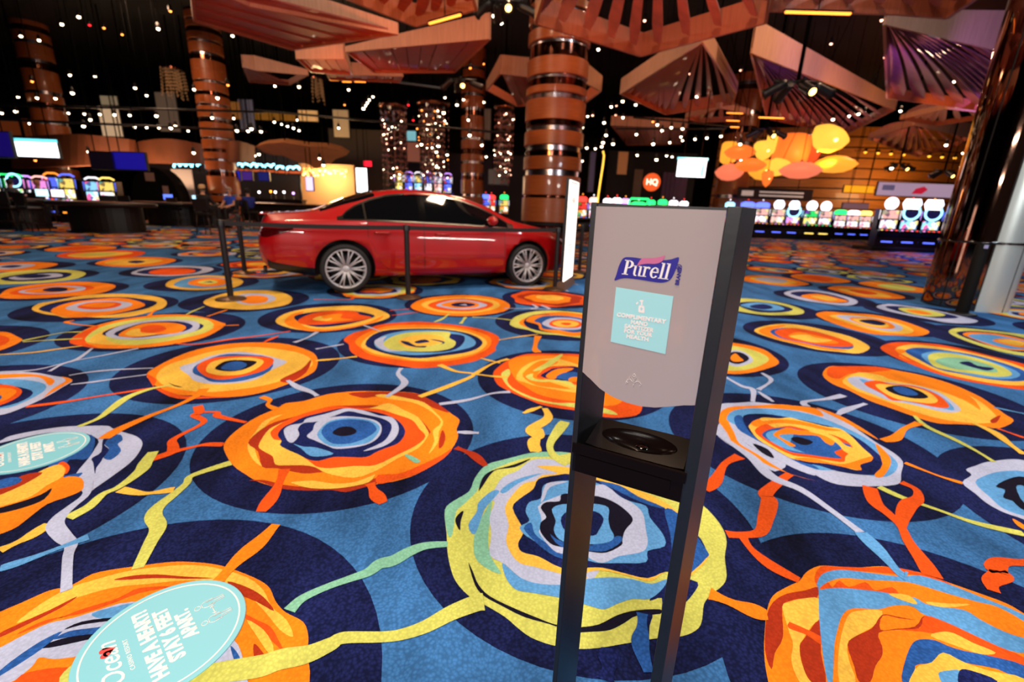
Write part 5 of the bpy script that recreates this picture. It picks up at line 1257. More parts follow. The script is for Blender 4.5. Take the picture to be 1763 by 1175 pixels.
# ------------------------------------------------------------------ orange shell lanterns
LY = {(190, 290): 22.0, (290, 415): 20.3, (85, 485): 22.2, (420, 285): 22.4, (680, 270): 24.8, (1025, 190): 22.6, (900, 290): 25.2, (1105, 408): 23.2, (770, 465): 21.6, (560, 450): 23.4, (390, 480): 24.6, (450, 552): 22.4, (505, 200): 25.0, (80, 300): 24.6}
def lantern(x, y, rx, ry, rgb, e, label, tilt=0.0, kind='lens'):
    px, py = 1240 + x * .17871, 210 + y * .17871; Y = LY[(x, y)]; p = at_y(px, py, Y); k = Y * 1.13 / FPX * .17871
    R, Hh = rx * k, ry * k; t = empty('shell_lantern', p, 0, label, 'lantern', 'orange shell lanterns over the slot machines')
    t.rotation_euler = (0, tilt, 0); m_ = emi('lantern_%d_%d_%d' % rgb, rgb, e, True); n = 20
    if kind == 'lens': prof = [(.02 * R, Hh), (.45 * R, .82 * Hh), (.8 * R, .42 * Hh), (R, 0), (.8 * R, -.5 * Hh), (.45 * R, -.88 * Hh), (.0001, -Hh)]
    elif kind == 'cup': prof = [(.75 * R, Hh), (R, .7 * Hh), (.9 * R, .1 * Hh), (.55 * R, -.6 * Hh), (.0001, -Hh)]
    else: prof = [(.7 * R, Hh), (.95 * R, .8 * Hh), (R, 0), (.95 * R, -.75 * Hh), (.5 * R, -Hh), (.0001, -Hh)]
    mb = MB().use(m_); vs = [(r * math.cos(2 * pi * i / n) * (1 + .03 * math.cos(6 * pi * i / n)), r * math.sin(2 * pi * i / n), h) for r, h in prof for i in range(n)]
    mb.add(vs, [(a * n + i, a * n + (i + 1) % n, (a + 1) * n + (i + 1) % n, (a + 1) * n + i) for a in range(len(prof) - 1) for i in range(n)], True); mb.obj('shell', t)
    MB().use(emi('lantern_core', (255, 222, 130), 4.0)).sphere((0, -R * .8, 0), R * .12, 8, 6).obj('lamp', t)
    MB().use(BLKMET).lathe((0, 0, Hh * .9), [(.06, 0), (.06, .08), (.0001, .1)], 8).obj('cap', t)
    MB().use(ROD_M).tube([(0, 0, Hh), (0, 0, 10.2 - p.z)], .014, 4).obj('cord', t)
OR, AM, PK, YE, RD = (255, 120, 44), (255, 168, 50), (255, 128, 92), (255, 196, 70), (255, 84, 36)
for a in [(190, 290, 118, 55, OR, .95, 'wide orange lens lantern at the upper left of the cluster'), (290, 415, 118, 52, OR, .9, 'orange lens lantern just below the upper left one'), (85, 485, 108, 66, PK, .85, 'pink lens lantern at the lower left edge of the cluster'),
          (420, 285, 80, 72, YE, 1.1, 'yellow cup lantern in the left middle of the cluster', 0, 'cup'), (680, 270, 135, 110, OR, .85, 'largest square-sided orange lantern in the centre', 0, 'box'), (1025, 190, 135, 86, YE, 1.3, 'bright cream and yellow lantern at the top right of the cluster', .5, 'cup'),
          (900, 290, 62, 90, RD, .9, 'red lantern between the largest lantern and the cream one', 0, 'cup'), (1105, 408, 155, 66, AM, 1.0, 'amber lens lantern at the far right of the cluster'), (770, 465, 155, 66, PK, .95, 'pink lens lantern below the largest one'),
          (560, 450, 80, 62, YE, 1.5, 'small bright yellow lantern low in the middle', .3, 'cup'), (390, 480, 92, 70, AM, .95, 'amber cup lantern low on the left', -.4, 'cup'), (450, 552, 44, 62, OR, .9, 'smallest orange lantern hanging lowest', 0, 'cup'), (505, 200, 46, 80, YE, 1.2, 'tall yellow lantern behind the black stage lights', 0, 'box'), (80, 300, 60, 80, AM, 1.1, 'amber box lantern at the left end beside the banded column', 0, 'box')]:
    lantern(*a)

# ------------------------------------------------------------------ slot machines
SLOTC = {'m': (250, 150, 230), 'b': (92, 112, 255), 'w': (250, 246, 255), 'g': (40, 230, 110), 'o': (255, 150, 50), 'y': (255, 222, 110), 'p': (210, 150, 255), 'r': (255, 60, 50), 'c': (150, 220, 255), 'k': (20, 18, 60), 'l': (255, 190, 180)}
def glow(k, e=1.5, sample=False, busy=False):
    nm = 'screen_%s_%d_%d' % (k, e * 10, busy)
    if nm in _M or not busy: return emi(nm, SLOTC[k], e, sample)
    m = emi(nm, SLOTC[k], e, sample); nt = m.node_tree; b = nt.nodes['Principled BSDF']; Ln = nt.links.new
    tc = nt.nodes.new('ShaderNodeTexCoord'); vo = nt.nodes.new('ShaderNodeTexVoronoi'); vo.inputs['Scale'].default_value = 6.5; Ln(tc.outputs['Object'], vo.inputs['Vector'])
    cr = nt.nodes.new('ShaderNodeValToRGB'); e_ = cr.color_ramp.elements; c0 = srgb(*SLOTC[k])
    for pos, c in ((0.0, (c0[0] * .25, c0[1] * .2, c0[2] * .35, 1)), (.25, c0), (.5, (1, 1, 1, 1)), (.66, c0), (.8, (c0[2], c0[0] * .4, c0[1] * .5, 1)), (.93, (1, .75, .3, 1))):
        el = e_.new(pos); el.color = c
    sx = nt.nodes.new('ShaderNodeSeparateColor'); Ln(vo.outputs['Color'], sx.inputs[0]); Ln(sx.outputs[0], cr.inputs[0]); cr.color_ramp.interpolation = 'CONSTANT'
    Ln(cr.outputs[0], b.inputs['Emission Color']); b.inputs['Base Color'].default_value = (.02, .02, .02, 1)
    return m
CAB = mat('slot_cabinet_black', (16, 15, 20), .25, spec=.5)
def slot(p, yaw, label, group, cols, topper='round', H=2.35, W=.78, sample=False):
    """cols: topper, upper screen, main screen, button deck, belly light"""
    t = empty('slot_machine', (p[0], p[1], p[2] if len(p) > 2 else 0), yaw, label, 'slot machine', group); s = H / 2.35; rr = random.Random(label)
    MB().use(CAB).box((0, 0, .30 * s), (W, .7, .60 * s), bev=.02).obj('base_cabinet', t)
    MB().use(CAB).prism([(-W / 2, -.28, .58 * s), (-W / 2, .34, .58 * s), (-W / 2, .34, 1.80 * s), (-W / 2, -.05, 1.80 * s), (-W / 2, -.10, .95 * s), (-W / 2, -.40, .86 * s), (-W / 2, -.40, .78 * s)], (W, 0, 0)).obj('upper_cabinet', t)
    MB().use(glow(cols[2], 1.5, sample, True)).box((0, -.105, 1.16 * s), (W * .72, .02, .36 * s), bev=.01).obj('main_screen', t)
    MB().use(glow(cols[1], 1.1, sample, cols[1] != 'k')).box((0, -.075, 1.58 * s), (W * .72, .02, .36 * s), bev=.01).obj('upper_screen', t)
    if cols[1] == 'k': MB().use(glow('c', 2.5)).lathe((0, -.08, 1.70 * s), [(W * .30, 0), (W * .40, .01), (W * .30, .012)], 20, Matrix.Rotation(pi / 2, 3, 'X'), cap=False).obj('light_arch', t)
    dk = MB().use(CAB).box((0, -.30, .885 * s), (W * .86, .16, .02)).obj('button_deck', t)
    for q in range(4): MB().use(glow(cols[3] if q % 2 else rr.choice('roywm'), 2.4)).lathe((-W * .32 + q * W * .21, -.33, .895 * s), [(.045, 0), (.04, .025), (.0001, .03)], 10).obj('button', dk)
    MB().use(glow(cols[4], 2.0)).box((0, -.355, .40 * s), (W * .5, .01, .06), bev=.004).obj('belly_light', t)
    for sx in (-1, 1): MB().use(glow(rr.choice('bmpcw'), 1.4)).box((sx * W * .455, -.06, 1.36 * s), (.03, .03, .80 * s), bev=.008).obj('edge_light', t)
    z = 1.80 * s
    if topper == 'round': MB().use(glow(cols[0], 2.6, sample)).lathe((0, .05, z + .25 * s), [(.0001, -.05), (W * .26, -.05), (W * .31, 0), (W * .26, .05), (.0001, .05)], 20, Matrix.Rotation(pi / 2, 3, 'X')).obj('topper', t)
    elif topper == 'hex': MB().use(glow(cols[0], 2.6, sample)).prism([(x * W, -.0, z + .04 + h * s) for x, h in ((-.30, 0), (.30, 0), (.40, .24), (.30, .44), (-.30, .44), (-.40, .24))], (0, .1, 0)).obj('topper', t)
    elif topper == 'none': MB().use(glow(cols[0], 1.6, sample)).tube([(-W * .4, 0, z + .06), (-W * .2, 0, z + .14 * s), (W * .2, 0, z + .14 * s), (W * .4, 0, z + .06)], .035, 8).obj('topper', t)
    else: MB().use(glow(cols[0], 2.4, sample)).prism([(x * W, 0, z + .03 + h * s) for x, h in ((-.40, 0), (.40, 0), (.40, .24), (.22, .33), (-.22, .33), (-.40, .24))], (0, .08, 0)).obj('topper', t)
    MB().use(CAB).tube([(0, .06, z - .02), (0, .06, z + .1)], .05, 8).obj('topper_post', t)
    if topper != 'none': MB().use(glow(rr.choice('owr'), 2.5)).lathe((0, .1, z + .46 * s), [(.03, 0), (.03, .07), (.0001, .085)], 8).obj('candle_light', t)
    return t
g1 = at_z(1562, 433); yawR = math.radians(-14)
for i, (px, cols, tp, lb) in enumerate([(1518, 'wlwrb', 'round', 'first slot machine from the left in the near right bank, pink screens'), (1553, 'wkcrb', 'hex', 'second slot machine in the near right bank, blue arch and dark screen'), (1590, 'wkcrb', 'hex', 'third slot machine in the near right bank, blue arch beside the pink one'), (1628, 'wlwrb', 'round', 'fourth slot machine in the near right bank, half behind the mirrored column')]):
    p = at_y(px, 433, g1.y); slot((p.x, p.y + .1), yawR, lb, 'slot machines of the near right bank', cols, tp, 2.45, .92, True)
a = at_y(1490, 430, g1.y); b = at_y(1660, 440, g1.y); pl = MB().use(BLACK).box(((a.x + b.x) / 2, g1.y + .1, .09), (b.x - a.x + .3, 1.3, .18), Rz(0), bev=.03).obj('slot_plinth'); tag(pl, 'low black plinth under the near right bank of slot machines', 'plinth')
for q in pl.data.vertices: pass
gA = at_z(1340, 411)
for i, (px, cols, tp, lb) in enumerate([(1278, 'bwwob', 'flat', 'slot machine half hidden by the stand, blue topper'), (1303, 'blwob', 'flat', 'slot machine with pink belly screen nearest the stand'), (1331, 'wllmb', 'round', 'slot machine with white round topper and pink screens, third from the stand'), (1357, 'wkprb', 'round', 'slot machine with dark upper screen left of the green-lit pair'), (1387, 'wgygy', 'round', 'slot machine with green light bars, left of the pair'), (1411, 'wlwgy', 'round', 'slot machine with green light bars at the right end of the bank')]):
    p = at_y(px, 411, gA.y); slot((p.x, p.y), math.radians(-12), lb, 'slot machines of the far right bank', cols, tp, 2.45, 1.05)
for i, (px, lb) in enumerate([(1441, 'small far slot machine with teal topper, leftmost of three between the banks'), (1463, 'small far slot machine in the middle of three between the banks'), (1484, 'small far slot machine, rightmost of three between the banks')]):
    p = at_y(px, 399, 34.0); slot((p.x, p.y), math.radians(-12), lb, 'small slot machines between the two right banks', ('g', 'w', 'y')[i] + 'lwrb', 'flat', 2.2, .95)
for i, (px, cols, lb) in enumerate([(688, 'oyywb', 'yellow lit slot machine, first from the left behind the car roof'), (705, 'pbbwb', 'blue slot machine, second from the left behind the car roof'), (721, 'wycwb', 'cream slot machine, third from the left behind the car roof'), (738, 'pbwwb', 'violet slot machine, fourth from the left behind the car roof'), (755, 'wwlwb', 'white slot machine, fifth from the left behind the car roof'), (771, 'pbbwb', 'blue slot machine, last of the row behind the car roof')]):
    p = at_y(px, 345, 33.0); slot((p.x, p.y, 1.1), 0, lb, 'row of slot machines behind the car roof', cols, 'none', 2.8, .66)
a = at_y(678, 345, 33); b = at_y(782, 345, 33); tag(MB().use(BLACK).box(((a.x + b.x) / 2, 33.1, .55), (b.x - a.x, 1.4, 1.1), bev=.03).obj('slot_platform'), 'raised dark platform under the row of slot machines behind the car roof', 'platform')
for i, (px, cols, lb) in enumerate([(812, 'bpbmb', 'violet slot machine right of the orange column'), (836, 'bbpob', 'blue slot machine beside the red lit one behind the car'), (846, 'rroob', 'red and orange slot machine behind the car'), (868, 'gyooy', 'green and yellow slot machine just left of the wood-banded column'), (666, 'wwwwb', 'white slot machine by the exit doorway'), (641, 'bcwpb', 'small pale slot machine through the exit doorway')]):
    p = at_y(px, 345, 36.0 + (i % 3)); slot((p.x, p.y), 0, lb, 'scattered slot machines behind the car', cols, 'flat', 2.45, .8)
for i, (px, cols, lb) in enumerate([(1003, 'rrobo', 'red lit slot machine just right of the white sign'), (1022, 'lwwwb', 'pale slot machine behind the stand top, first from the left'), (1046, 'wwwwb', 'white slot machine behind the stand top, second from the left'), (1062, 'wcwwb', 'white and cyan slot machine behind the stand top, third from the left'), (1077, 'pmpwb', 'mauve slot machine left of the green rimmed one'), (1121, 'gyyyg', 'yellow screened slot machine right of the green rimmed one'), (1141, 'gyyyg', 'second yellow screened slot machine right of the green rimmed one'), (1160, 'wlcwb', 'pink slot machine behind the stand top'), (1178, 'wcwwb', 'cyan slot machine at the right behind the stand top'), (1258, 'cbcwb', 'blue slot machine peeking over the right post')]):
    p = at_y(px, 350, 30.0 + (i % 3)); slot((p.x, p.y), 0, lb, 'slot machines behind the stand top', cols, 'flat', 2.35, .72)
p = at_y(1100, 350, 28.5); t = slot((p.x, p.y), 0, 'green rimmed slot machine behind the stand top', 'slot machines behind the stand top', 'glllg', 'flat', 2.1, 1.1)
mb = MB().use(glow('g', 3)); mb.tube([(-.62, -.12, 1.0), (-.62, -.12, 1.95), (-.5, -.12, 2.1), (.5, -.12, 2.1), (.62, -.12, 1.95), (.62, -.12, 1.0)], .05, 8); mb.obj('neon_rim', t)
for i, (px, py, cols, lb, H) in enumerate([(-5, 340, 'wcbpb', 'slot machine cut by the left frame edge', 2.3), (17, 340, 'ggkgb', 'green lit slot machine at the far left', 2.3), (34, 340, 'gkgwb', 'slot machine with green lamps second from the far left', 2.3), (50, 340, 'pmwmb', 'magenta slot machine left of the seated grey figure', 2.25), (75, 340, 'lmwpb', 'pink slot machine behind the seated grey figure', 2.25), (97, 340, 'obbbb', 'slot machine with orange and blue screens on the left', 2.45), (122, 340, 'byywo', 'cream and amber lit slot machine, brightest on the left', 2.4), (166, 345, 'wccwb', 'slim slot machine right of the banded column on the far left', 2.3), (190, 345, 'yywyb', 'cream lit slot machine right of the slim one', 2.3)]):
    p = at_y(px, py, 20.5 + .2 * (i % 2)); slot((p.x, p.y), .15, lb, 'slot machines on the left behind the dealer tables', cols, 'none', H, .74)

# ------------------------------------------------------------------ screens and signs
def screen(px0, py0, px1, py1, Y, m_, label, frame=True, yaw=0.0, cat='screen', depth=.12):
    a, b = at_y(px0, py1, Y), at_y(px1, py0, Y); c = (a + b) / 2; w, h = abs(b.x - a.x), abs(b.z - a.z)
    t = empty('hanging_screen', c, yaw, label, cat)
    MB().use(BLKMET).box((0, depth / 2, 0), (w + .08, depth, h + .08), bev=.02).obj('case', t)
    MB().use(m_).box((0, -.012, 0), (w, .02, h), bev=.004).obj('display', t)
    for s in (-1, 1): MB().use(ROD_M).tube([(s * w * .3, depth / 2, h / 2), (s * w * .3, depth / 2, 10.2 - c.z)], .02, 6).obj('hanger', t)
    return t, w, h
t, w, h = screen(30, 245, 97, 269, 19, emi('white_screen', (250, 252, 255), 3.0, True), 'bright white hanging screen with a cyan top bar on the left')
MB().use(emi('cyan_bar', (110, 220, 235), 1.6)).box((-.0, -.03, h / 2 + .03), (w + .12, .03, .12), bev=.01).obj('top_bar', t)
screen(-40, 228, 14, 268, 18, emi('navy_screen', (26, 14, 110), .6), 'dark blue screen at the left frame edge')
screen(158, 263, 196, 290, 18.5, emi('dim_screen', (20, 12, 28), .25), 'dark switched-off screen left of the blue one')
screen(198, 264, 248, 291, 18.5, emi('blue_screen', (24, 18, 140), .8), 'deep blue hanging screen left of the slim column')
screen(801, 301, 827, 320, 31, mat('grey_screen', (70, 78, 88), .3), 'small grey screen behind the car roof')
screen(841, 293, 875, 317, 30, mat('grey_screen', (70, 78, 88), .3), 'larger grey screen left of the wood-banded column')
t, w, h = screen(1164, 276, 1217, 304, 21, emi('white_screen', (250, 252, 255), 3.0, True), 'bright white hanging screen with cyan edges left of the lanterns')
MB().use(emi('cyan_bar', (110, 220, 235), 1.6)).box((0, -.03, h / 2 + .03), (w + .1, .03, .10), bev=.01).obj('top_bar', t)
MB().use(emi('cyan_bar', (110, 220, 235), 1.6)).box((w / 2 - .14, -.03, 0), (.10, .03, h * .9), bev=.01).obj('side_bar', t)
screen(615, 290, 631, 331, 30, emi('white_screen', (250, 252, 255), 3.0, True), 'tall white lit video column beside the exit doorway', cat='screen')
screen(528, 305, 538, 328, 26, emi('violet_screen', (220, 200, 250), 1.4), 'slim upright violet screen before the cream wall')
screen(395, 295, 412, 310, 27, emi('bar_blue', (40, 40, 190), .9), 'first small blue television over the bar')
screen(418, 296, 433, 310, 27, emi('bar_violet', (70, 40, 130), .7), 'second small violet television over the bar')
screen(446, 297, 462, 311, 27, emi('bar_navy', (20, 30, 110), .6), 'third small navy television over the bar')
# exit sign
p = at_y(633, 282, 33); t = empty('exit_sign', p, 0, 'small red glowing exit sign over the doorway behind the car', 'sign')
MB().use(BLKMET).box((0, .05, 0), (.62, .08, .42), bev=.01).obj('case', t); MB().use(emi('exit_red', (255, 24, 50), 1.6)).box((0, 0, 0), (.54, .02, .34)).obj('lit_face', t); MB().use(ROD_M).tube([(0, .05, .2), (0, .05, 10.2 - p.z)], .015, 4).obj('hanger', t)
# HQ roundel
p = at_y(1122, 314, 38.55); t = empty('round_sign', p, 0, 'round orange sign reading HQ on the dark wall behind the stand', 'sign')
MB().use(emi('hq_orange', (240, 92, 40), 1.1)).lathe((0, 0, 0), [(.0001, 0), (.68, 0), (.68, .08), (.0001, .08)], 32, Matrix.Rotation(pi / 2, 3, 'X')).obj('disc', t)
lettering('lettering', t, 'HQ', .62, emi('hq_white', (255, 236, 210), 2.0), Matrix.Translation((0, -.10, 0)) @ Matrix.Rotation(pi / 2, 4, 'X'), bold=.015)
a, b, c_ = at_y(1040, 350, 38.6), at_y(1190, 350, 38.6), at_y(1120, 262, 38.6)
m = MB().use(WALLD).box(((a.x + b.x) / 2, 38.7, c_.z / 2), (b.x - a.x, .3, c_.z)); struct(m, 'partition')
for i, (x0, x1, y0, col, lb) in enumerate([(1087, 1108, 292, (176, 140, 122), 'pale beige curtain panel left of the round sign'), (1136, 1186, 298, (128, 92, 124), 'mauve curtain panel right of the round sign')]):
    a, b = at_y(x0, 350, 38.2), at_y(x1, y0, 38.2); mb = MB().use(mat('curtain_%d' % i, col, .8)); n = 24
    vs = [(a.x + (b.x - a.x) * q / n, 38.25 + .08 * math.sin(q * 1.6), z) for q in range(n + 1) for z in (0, b.z)]
    mb.add(vs, [(2 * q, 2 * q + 2, 2 * q + 3, 2 * q + 1) for q in range(n)], True); tag(mb.obj('curtain'), lb, 'curtain')
mb = MB().use(emi('gold_neon', (255, 190, 70), 2.2)); mb.tube([Vector((at_y(1028, 350, 30).x, 30, 0))] + [at_y(x, y, 30) for x, y in ((1030, 338), (1034, 310), (1038, 285), (1040, 268), (1038, 260))], .05, 8); tag(mb.obj('neon_tube'), 'bent golden neon tube right of the white sign', 'neon tube')
# dark header board over the far right bank and pale banner over the near right bank
t, w, h = screen(1270, 328, 1400, 341, gA.y - .2, mat('header_board', (52, 40, 44), .4), 'dark header board with pale print above the far right slot bank')
mb = MB().use(emi('pale_print', (200, 180, 170), .5)); mb.box((-w * .38, -.03, 0), (w * .16, .01, h * .5)); mb.obj('printed_mark', t)
for zz in (.17, -.17): MB().use(emi('pale_print', (200, 180, 170), .5)).box((w * .08, -.03, zz * h), (w * .6, .01, h * .16)).obj('print_line', t)
t, w, h = screen(1508, 319, 1662, 336, 27.5, emi('banner', (196, 168, 196), .55), 'pale lilac banner with red mark above the near right slot bank')
MB().use(emi('banner_red', (200, 30, 60), .7)).prism([(w * x, -.03, h * z) for x, z in ((-.10, -.3), (.02, -.3), (.08, .05), (.03, .28), (-.06, .1))], (0, .01, 0)).obj('red_mark', t)
MB().use(emi('banner_grey', (120, 110, 150), .4)).box((-w * .38, -.025, .1 * h), (w * .14, .01, h * .4)).obj('grey_mark', t)
screen(1452, 321, 1506, 331, 33, emi('amber_band', (240, 160, 30), 1.0), 'amber glowing band on the wood plank wall')
screen(1450, 351, 1496, 359, 30.5, emi('pale_board', (150, 110, 120), .4), 'pale board above the three small slot machines')
# ------------------------------------------------------------------ dealer tables, stools and people on the left
TABW = mat('table_dark_wood', (15, 10, 9), .4); FELT = mat('table_felt', (176, 128, 104), .9); PAD = mat('padded_rail', (24, 18, 18), .45)
def dealer_table(p, yaw, label, R=1.25, H=1.0):
    t = empty('dealer_table', (p[0], p[1], 0), yaw, label, 'table', 'dealer tables on the left')
    arc = [Vector((R * math.cos(a), -R * .8 * math.sin(a), 0)) for a in [pi * i / 20 for i in range(21)]]
    MB().use(FELT).prism([q + Vector((0, 0, H - .05)) for q in arc[::-1]], (0, 0, .05)).obj('table_top', t)
    MB().use(PAD).tube([q * 1.03 + Vector((0, 0, H - .075)) for q in arc], .07, 8).obj('padded_rail', t)
    MB().use(TABW).prism([Vector((q.x * .82, q.y * .75, 0)) for q in arc[::-1]], (0, 0, .06)).obj('plinth', t)
    MB().use(TABW).prism([Vector((q.x * .74, q.y * .66, .06)) for q in arc[::-1]], (0, 0, H - .12)).obj('pedestal', t)
    MB().use(mat('chip_tray', (120, 96, 70), .3, metal=.6)).box((0, -.16, H + .012), (.7, .2, .025), bev=.005).obj('chip_tray', t)
    return t
T1 = at_z(146, 402); T2 = at_z(278, 389); T3 = at_z(368, 396); T0 = at_z(10, 396)
dealer_table((T1.x, T1.y + 1.0), .25, 'large dark dealer table nearest the camera, under the deep blue screen', 1.45)
dealer_table((T2.x, T2.y + 1.0), .2, 'dark dealer table in the middle, left of the seated blond player', 1.5)
T3B = at_z(342, 393)
dealer_table((T3B.x, T3B.y + 1.0), .15, 'dark dealer table in front of the blond player', .95)
dealer_table((T0.x - .6, T0.y + 1.0), .3, 'dark dealer table cut by the left frame edge', 1.3)
def small_monitor(px, py, Y, m_, label, z=1.0):
    p = at_y(px, py, Y); t = empty('table_monitor', (p.x, p.y, z), .2, label, 'monitor', 'small monitors on the dealer tables')
    MB().use(BLKMET).box((0, .06, .01), (.16, .12, .02), bev=.005).obj('foot', t); MB().use(BLKMET).tube([(0, .06, .02), (0, .05, .12)], .02, 6).obj('stem', t)
    MB().use(BLKMET).box((0, .03, .21), (.40, .035, .26), bev=.01).obj('case', t); MB().use(m_).box((0, .008, .21), (.36, .015, .22), bev=.004).obj('display', t)
small_monitor(72, 333, T1.y + .75, emi('pale_cyan_screen', (190, 240, 255), 1.8), 'pale cyan table monitor at the left of the large table')
small_monitor(98, 329, T1.y + .85, emi('white_tab', (255, 235, 255), 2.0), 'pinkish white table monitor in the middle of the large table')
small_monitor(288, 333, T2.y + .6, emi('blue_tab', (90, 120, 255), 1.8), 'blue table monitor on the middle table')
small_monitor(338, 335, T3B.y + .85, emi('pale_blue_tab', (170, 225, 255), 1.8), 'pale blue table monitor beside the blond player')
t = empty('pump_bottle', (T3B.x - .25, T3B.y + .8, 1.0), 0, 'small white pump bottle on the table beside the blond player', 'bottle')
MB().use(mat('white_plastic', (230, 220, 212), .4)).lathe((0, 0, 0), [(.045, 0), (.05, .02), (.05, .14), (.02, .18), (.016, .2)], 12).obj('bottle', t); MB().use(mat('white_plastic', (230, 220, 212), .4)).tube([(0, 0, .2), (0, 0, .25), (-.06, 0, .25)], .01, 6).obj('pump', t)
SEAT = mat('stool_black', (20, 17, 18), .5); LEGM = mat('stool_leg', (66, 52, 44), .35, metal=.7)
def stool_proto():
    t = empty('bar_stool', (0, 0, 0), 0, 'x', 'stool', 'black bar stools at the dealer tables')
    MB().use(SEAT).box((0, 0, .72), (.48, .46, .10), bev=.03).obj('seat', t)
    MB().use(SEAT).prism([(-.23, -.22, .80), (.23, -.22, .80), (.25, -.28, 1.20), (-.25, -.28, 1.20)], (0, .06, 0)).obj('backrest', t)
    for sx in (-1, 1):
        for sy in (-1, 1): MB().use(LEGM).tube([(sx * .19, sy * .18, .68), (sx * .25, sy * .24, 0)], .017, 6).obj('leg', t)
        MB().use(SEAT).tube([(sx * .2, -.2, .72), (sx * .2, -.24, .86)], .018, 6).obj('back_strut', t)
    MB().use(LEGM).tube([(.228 * x, .216 * y, .28) for x, y in ((-1, -1), (1, -1), (1, 1), (-1, 1), (-1, -1))], .012, 6).obj('foot_ring', t)
    return t
st0 = stool_proto()
for i, (px, py, yw, lb) in enumerate([(62, 399, -.2, 'black bar stool at the left end of the large dealer table'), (24, 396, .2, 'black bar stool by the left frame edge'), (200, 396, .5, 'black bar stool at the right end of the large dealer table'), (228, 390, .1, 'black bar stool at the left end of the middle dealer table'), (310, 389, -.1, 'black bar stool before the middle dealer table, left of the blond player'), (359, 404, 0, 'black bar stool carrying the blond player'), (403, 397, 1.9, 'black bar stool carrying the player in royal blue'), (434, 395, -.5, 'black bar stool carrying the player in a navy shirt'), (470, 372, .4, 'black bar stool behind the car boot, at the long counter'), (505, 366, 0, 'second black bar stool at the long counter behind the car')]):
    o = st0 if i == 0 else copy_tree(st0); q = at_z(px, py); o.location = q; o.rotation_euler = (0, 0, yw); o['label'] = lb
    if i == 5: SEATP1 = (q, yw)
    if i == 6: SEATP2 = (q, yw)
    if i == 7: SEATP3 = (q, yw)
def person(root_p, yaw, label, shirt, trousers, skin=(214, 160, 130), hair=(40, 30, 26), seat=.77, arms='table', long_hair=False, mask=False, face=True, sleeve_short=True):
    """a seated figure facing local +Y, built as one skinned body"""
    t = empty('person', (root_p.x, root_p.y, 0), yaw, label, 'person')
    V, E, Rr = [], [], []
    def v(x, y, z, r): V.append((x, y, z)); Rr.append(r); return len(V) - 1
    def e(a, b, k): E.append((a, b, k))
    pel = v(0, -.02, seat + .10, .155); bel = v(0, -.02, seat + .26, .145); che = v(0, -.01, seat + .44, .165); nk0 = v(0, 0, seat + .58, .075); nk = v(0, .015, seat + .65, .058); hd = v(0, .03, seat + .74, .095); hd2 = v(0, .03, seat + .84, .085)
    e(pel, bel, 's'); e(bel, che, 's'); e(che, nk0, 's'); e(nk0, nk, 'k'); e(nk, hd, 'k'); e(hd, hd2, 'k')
    for s in (-1, 1):
        hip = v(s * .10, .06, seat + .08, .105); kn = v(s * .14, .47, seat + .09, .07); an = v(s * .14, .44, .34, .048); he = v(s * .14, .40, .30, .045); to = v(s * .15, .60, .295, .035)
        e(pel, hip, 't'); e(hip, kn, 't'); e(kn, an, 't'); e(an, he, 'b'); e(he, to, 'b')
        sh = v(s * .19, -.01, seat + .52, .072)
        if arms == 'table': el, wr = v(s * .25, .14, seat + .28, .05), v(s * .16, .40, seat + .30, .034)
        else: el, wr = v(s * .27, .10, seat + .26, .05), v(s * .12, .36, seat + .16, .034)
        ha = v(wr and V[wr][0] - s * .02, V[wr][1] + .07, V[wr][2], .034)
        up = v((V[sh][0] + V[el][0]) / 2, (V[sh][1] + V[el][1]) / 2, (V[sh][2] + V[el][2]) / 2, .058)
        e(che, sh, 's'); e(sh, up, 's'); e(up, el, 'k' if sleeve_short else 's'); e(el, wr, 'k' if sleeve_short else 's'); e(wr, ha, 'k')
        for q in range(4):
            f1 = v(V[ha][0] + (q - 1.5) * .021, V[ha][1] + .05, V[ha][2] - .004, .0095); f2 = v(V[f1][0], V[f1][1] + (.034 if q in (1, 2) else .026), V[f1][2] - .022, .008); e(ha, f1, 'k'); e(f1, f2, 'k')
        th = v(V[ha][0] - s * .045, V[ha][1] + .015, V[ha][2] - .008, .010); e(ha, th, 'k')
    me = D.meshes.new('person_body'); me.from_pydata(V, [(a, b) for a, b, k in E], []); o = D.objects.new('body', me); COL.objects.link(o)
    sk = o.modifiers.new('skin', 'SKIN'); sb = o.modifiers.new('sub', 'SUBSURF'); sb.levels = 1; sb.render_levels = 1
    for i, r in enumerate(Rr): me.skin_vertices[0].data[i].radius = (r * (1.22 if i in (0, 1, 2) else 1), r * (.82 if i in (0, 1, 2) else 1))
    me.skin_vertices[0].data[0].use_root = True
    bpy.context.view_layer.update()
    m2 = D.meshes.new_from_object(o.evaluated_get(bpy.context.evaluated_depsgraph_get())); o.modifiers.clear(); o.data = m2
    keys = 'stkb'; ms = [mat('shirt_%d_%d_%d' % shirt, shirt, .8), mat('trousers_%d_%d_%d' % trousers, trousers, .8), mat('skin_%d' % skin[0], skin, .55), mat('shoe_black', (18, 16, 16), .4)]
    m2.materials.clear(); [m2.materials.append(q) for q in ms]
    A = np.array([V[a] for a, b, k in E]); B = np.array([V[b] for a, b, k in E]); kk = [keys.index(k) for a, b, k in E]; dAB = B - A; L2 = (dAB ** 2).sum(1)
    for p in m2.polygons:
        c = np.array(p.center); tt = np.clip(((c - A) * dAB).sum(1) / L2, 0, 1); d = np.linalg.norm(A + dAB * tt[:, None] - c, axis=1)
        p.material_index = kk[int(np.argmin(d))]; p.use_smooth = True
    o.parent = t; hz = seat + .79
    HM = mat('hair_%d_%d' % (hair[0], hair[1]), hair, .7, bump=.3, nscale=60)
    mb = MB().use(HM); n = 16; vs = []
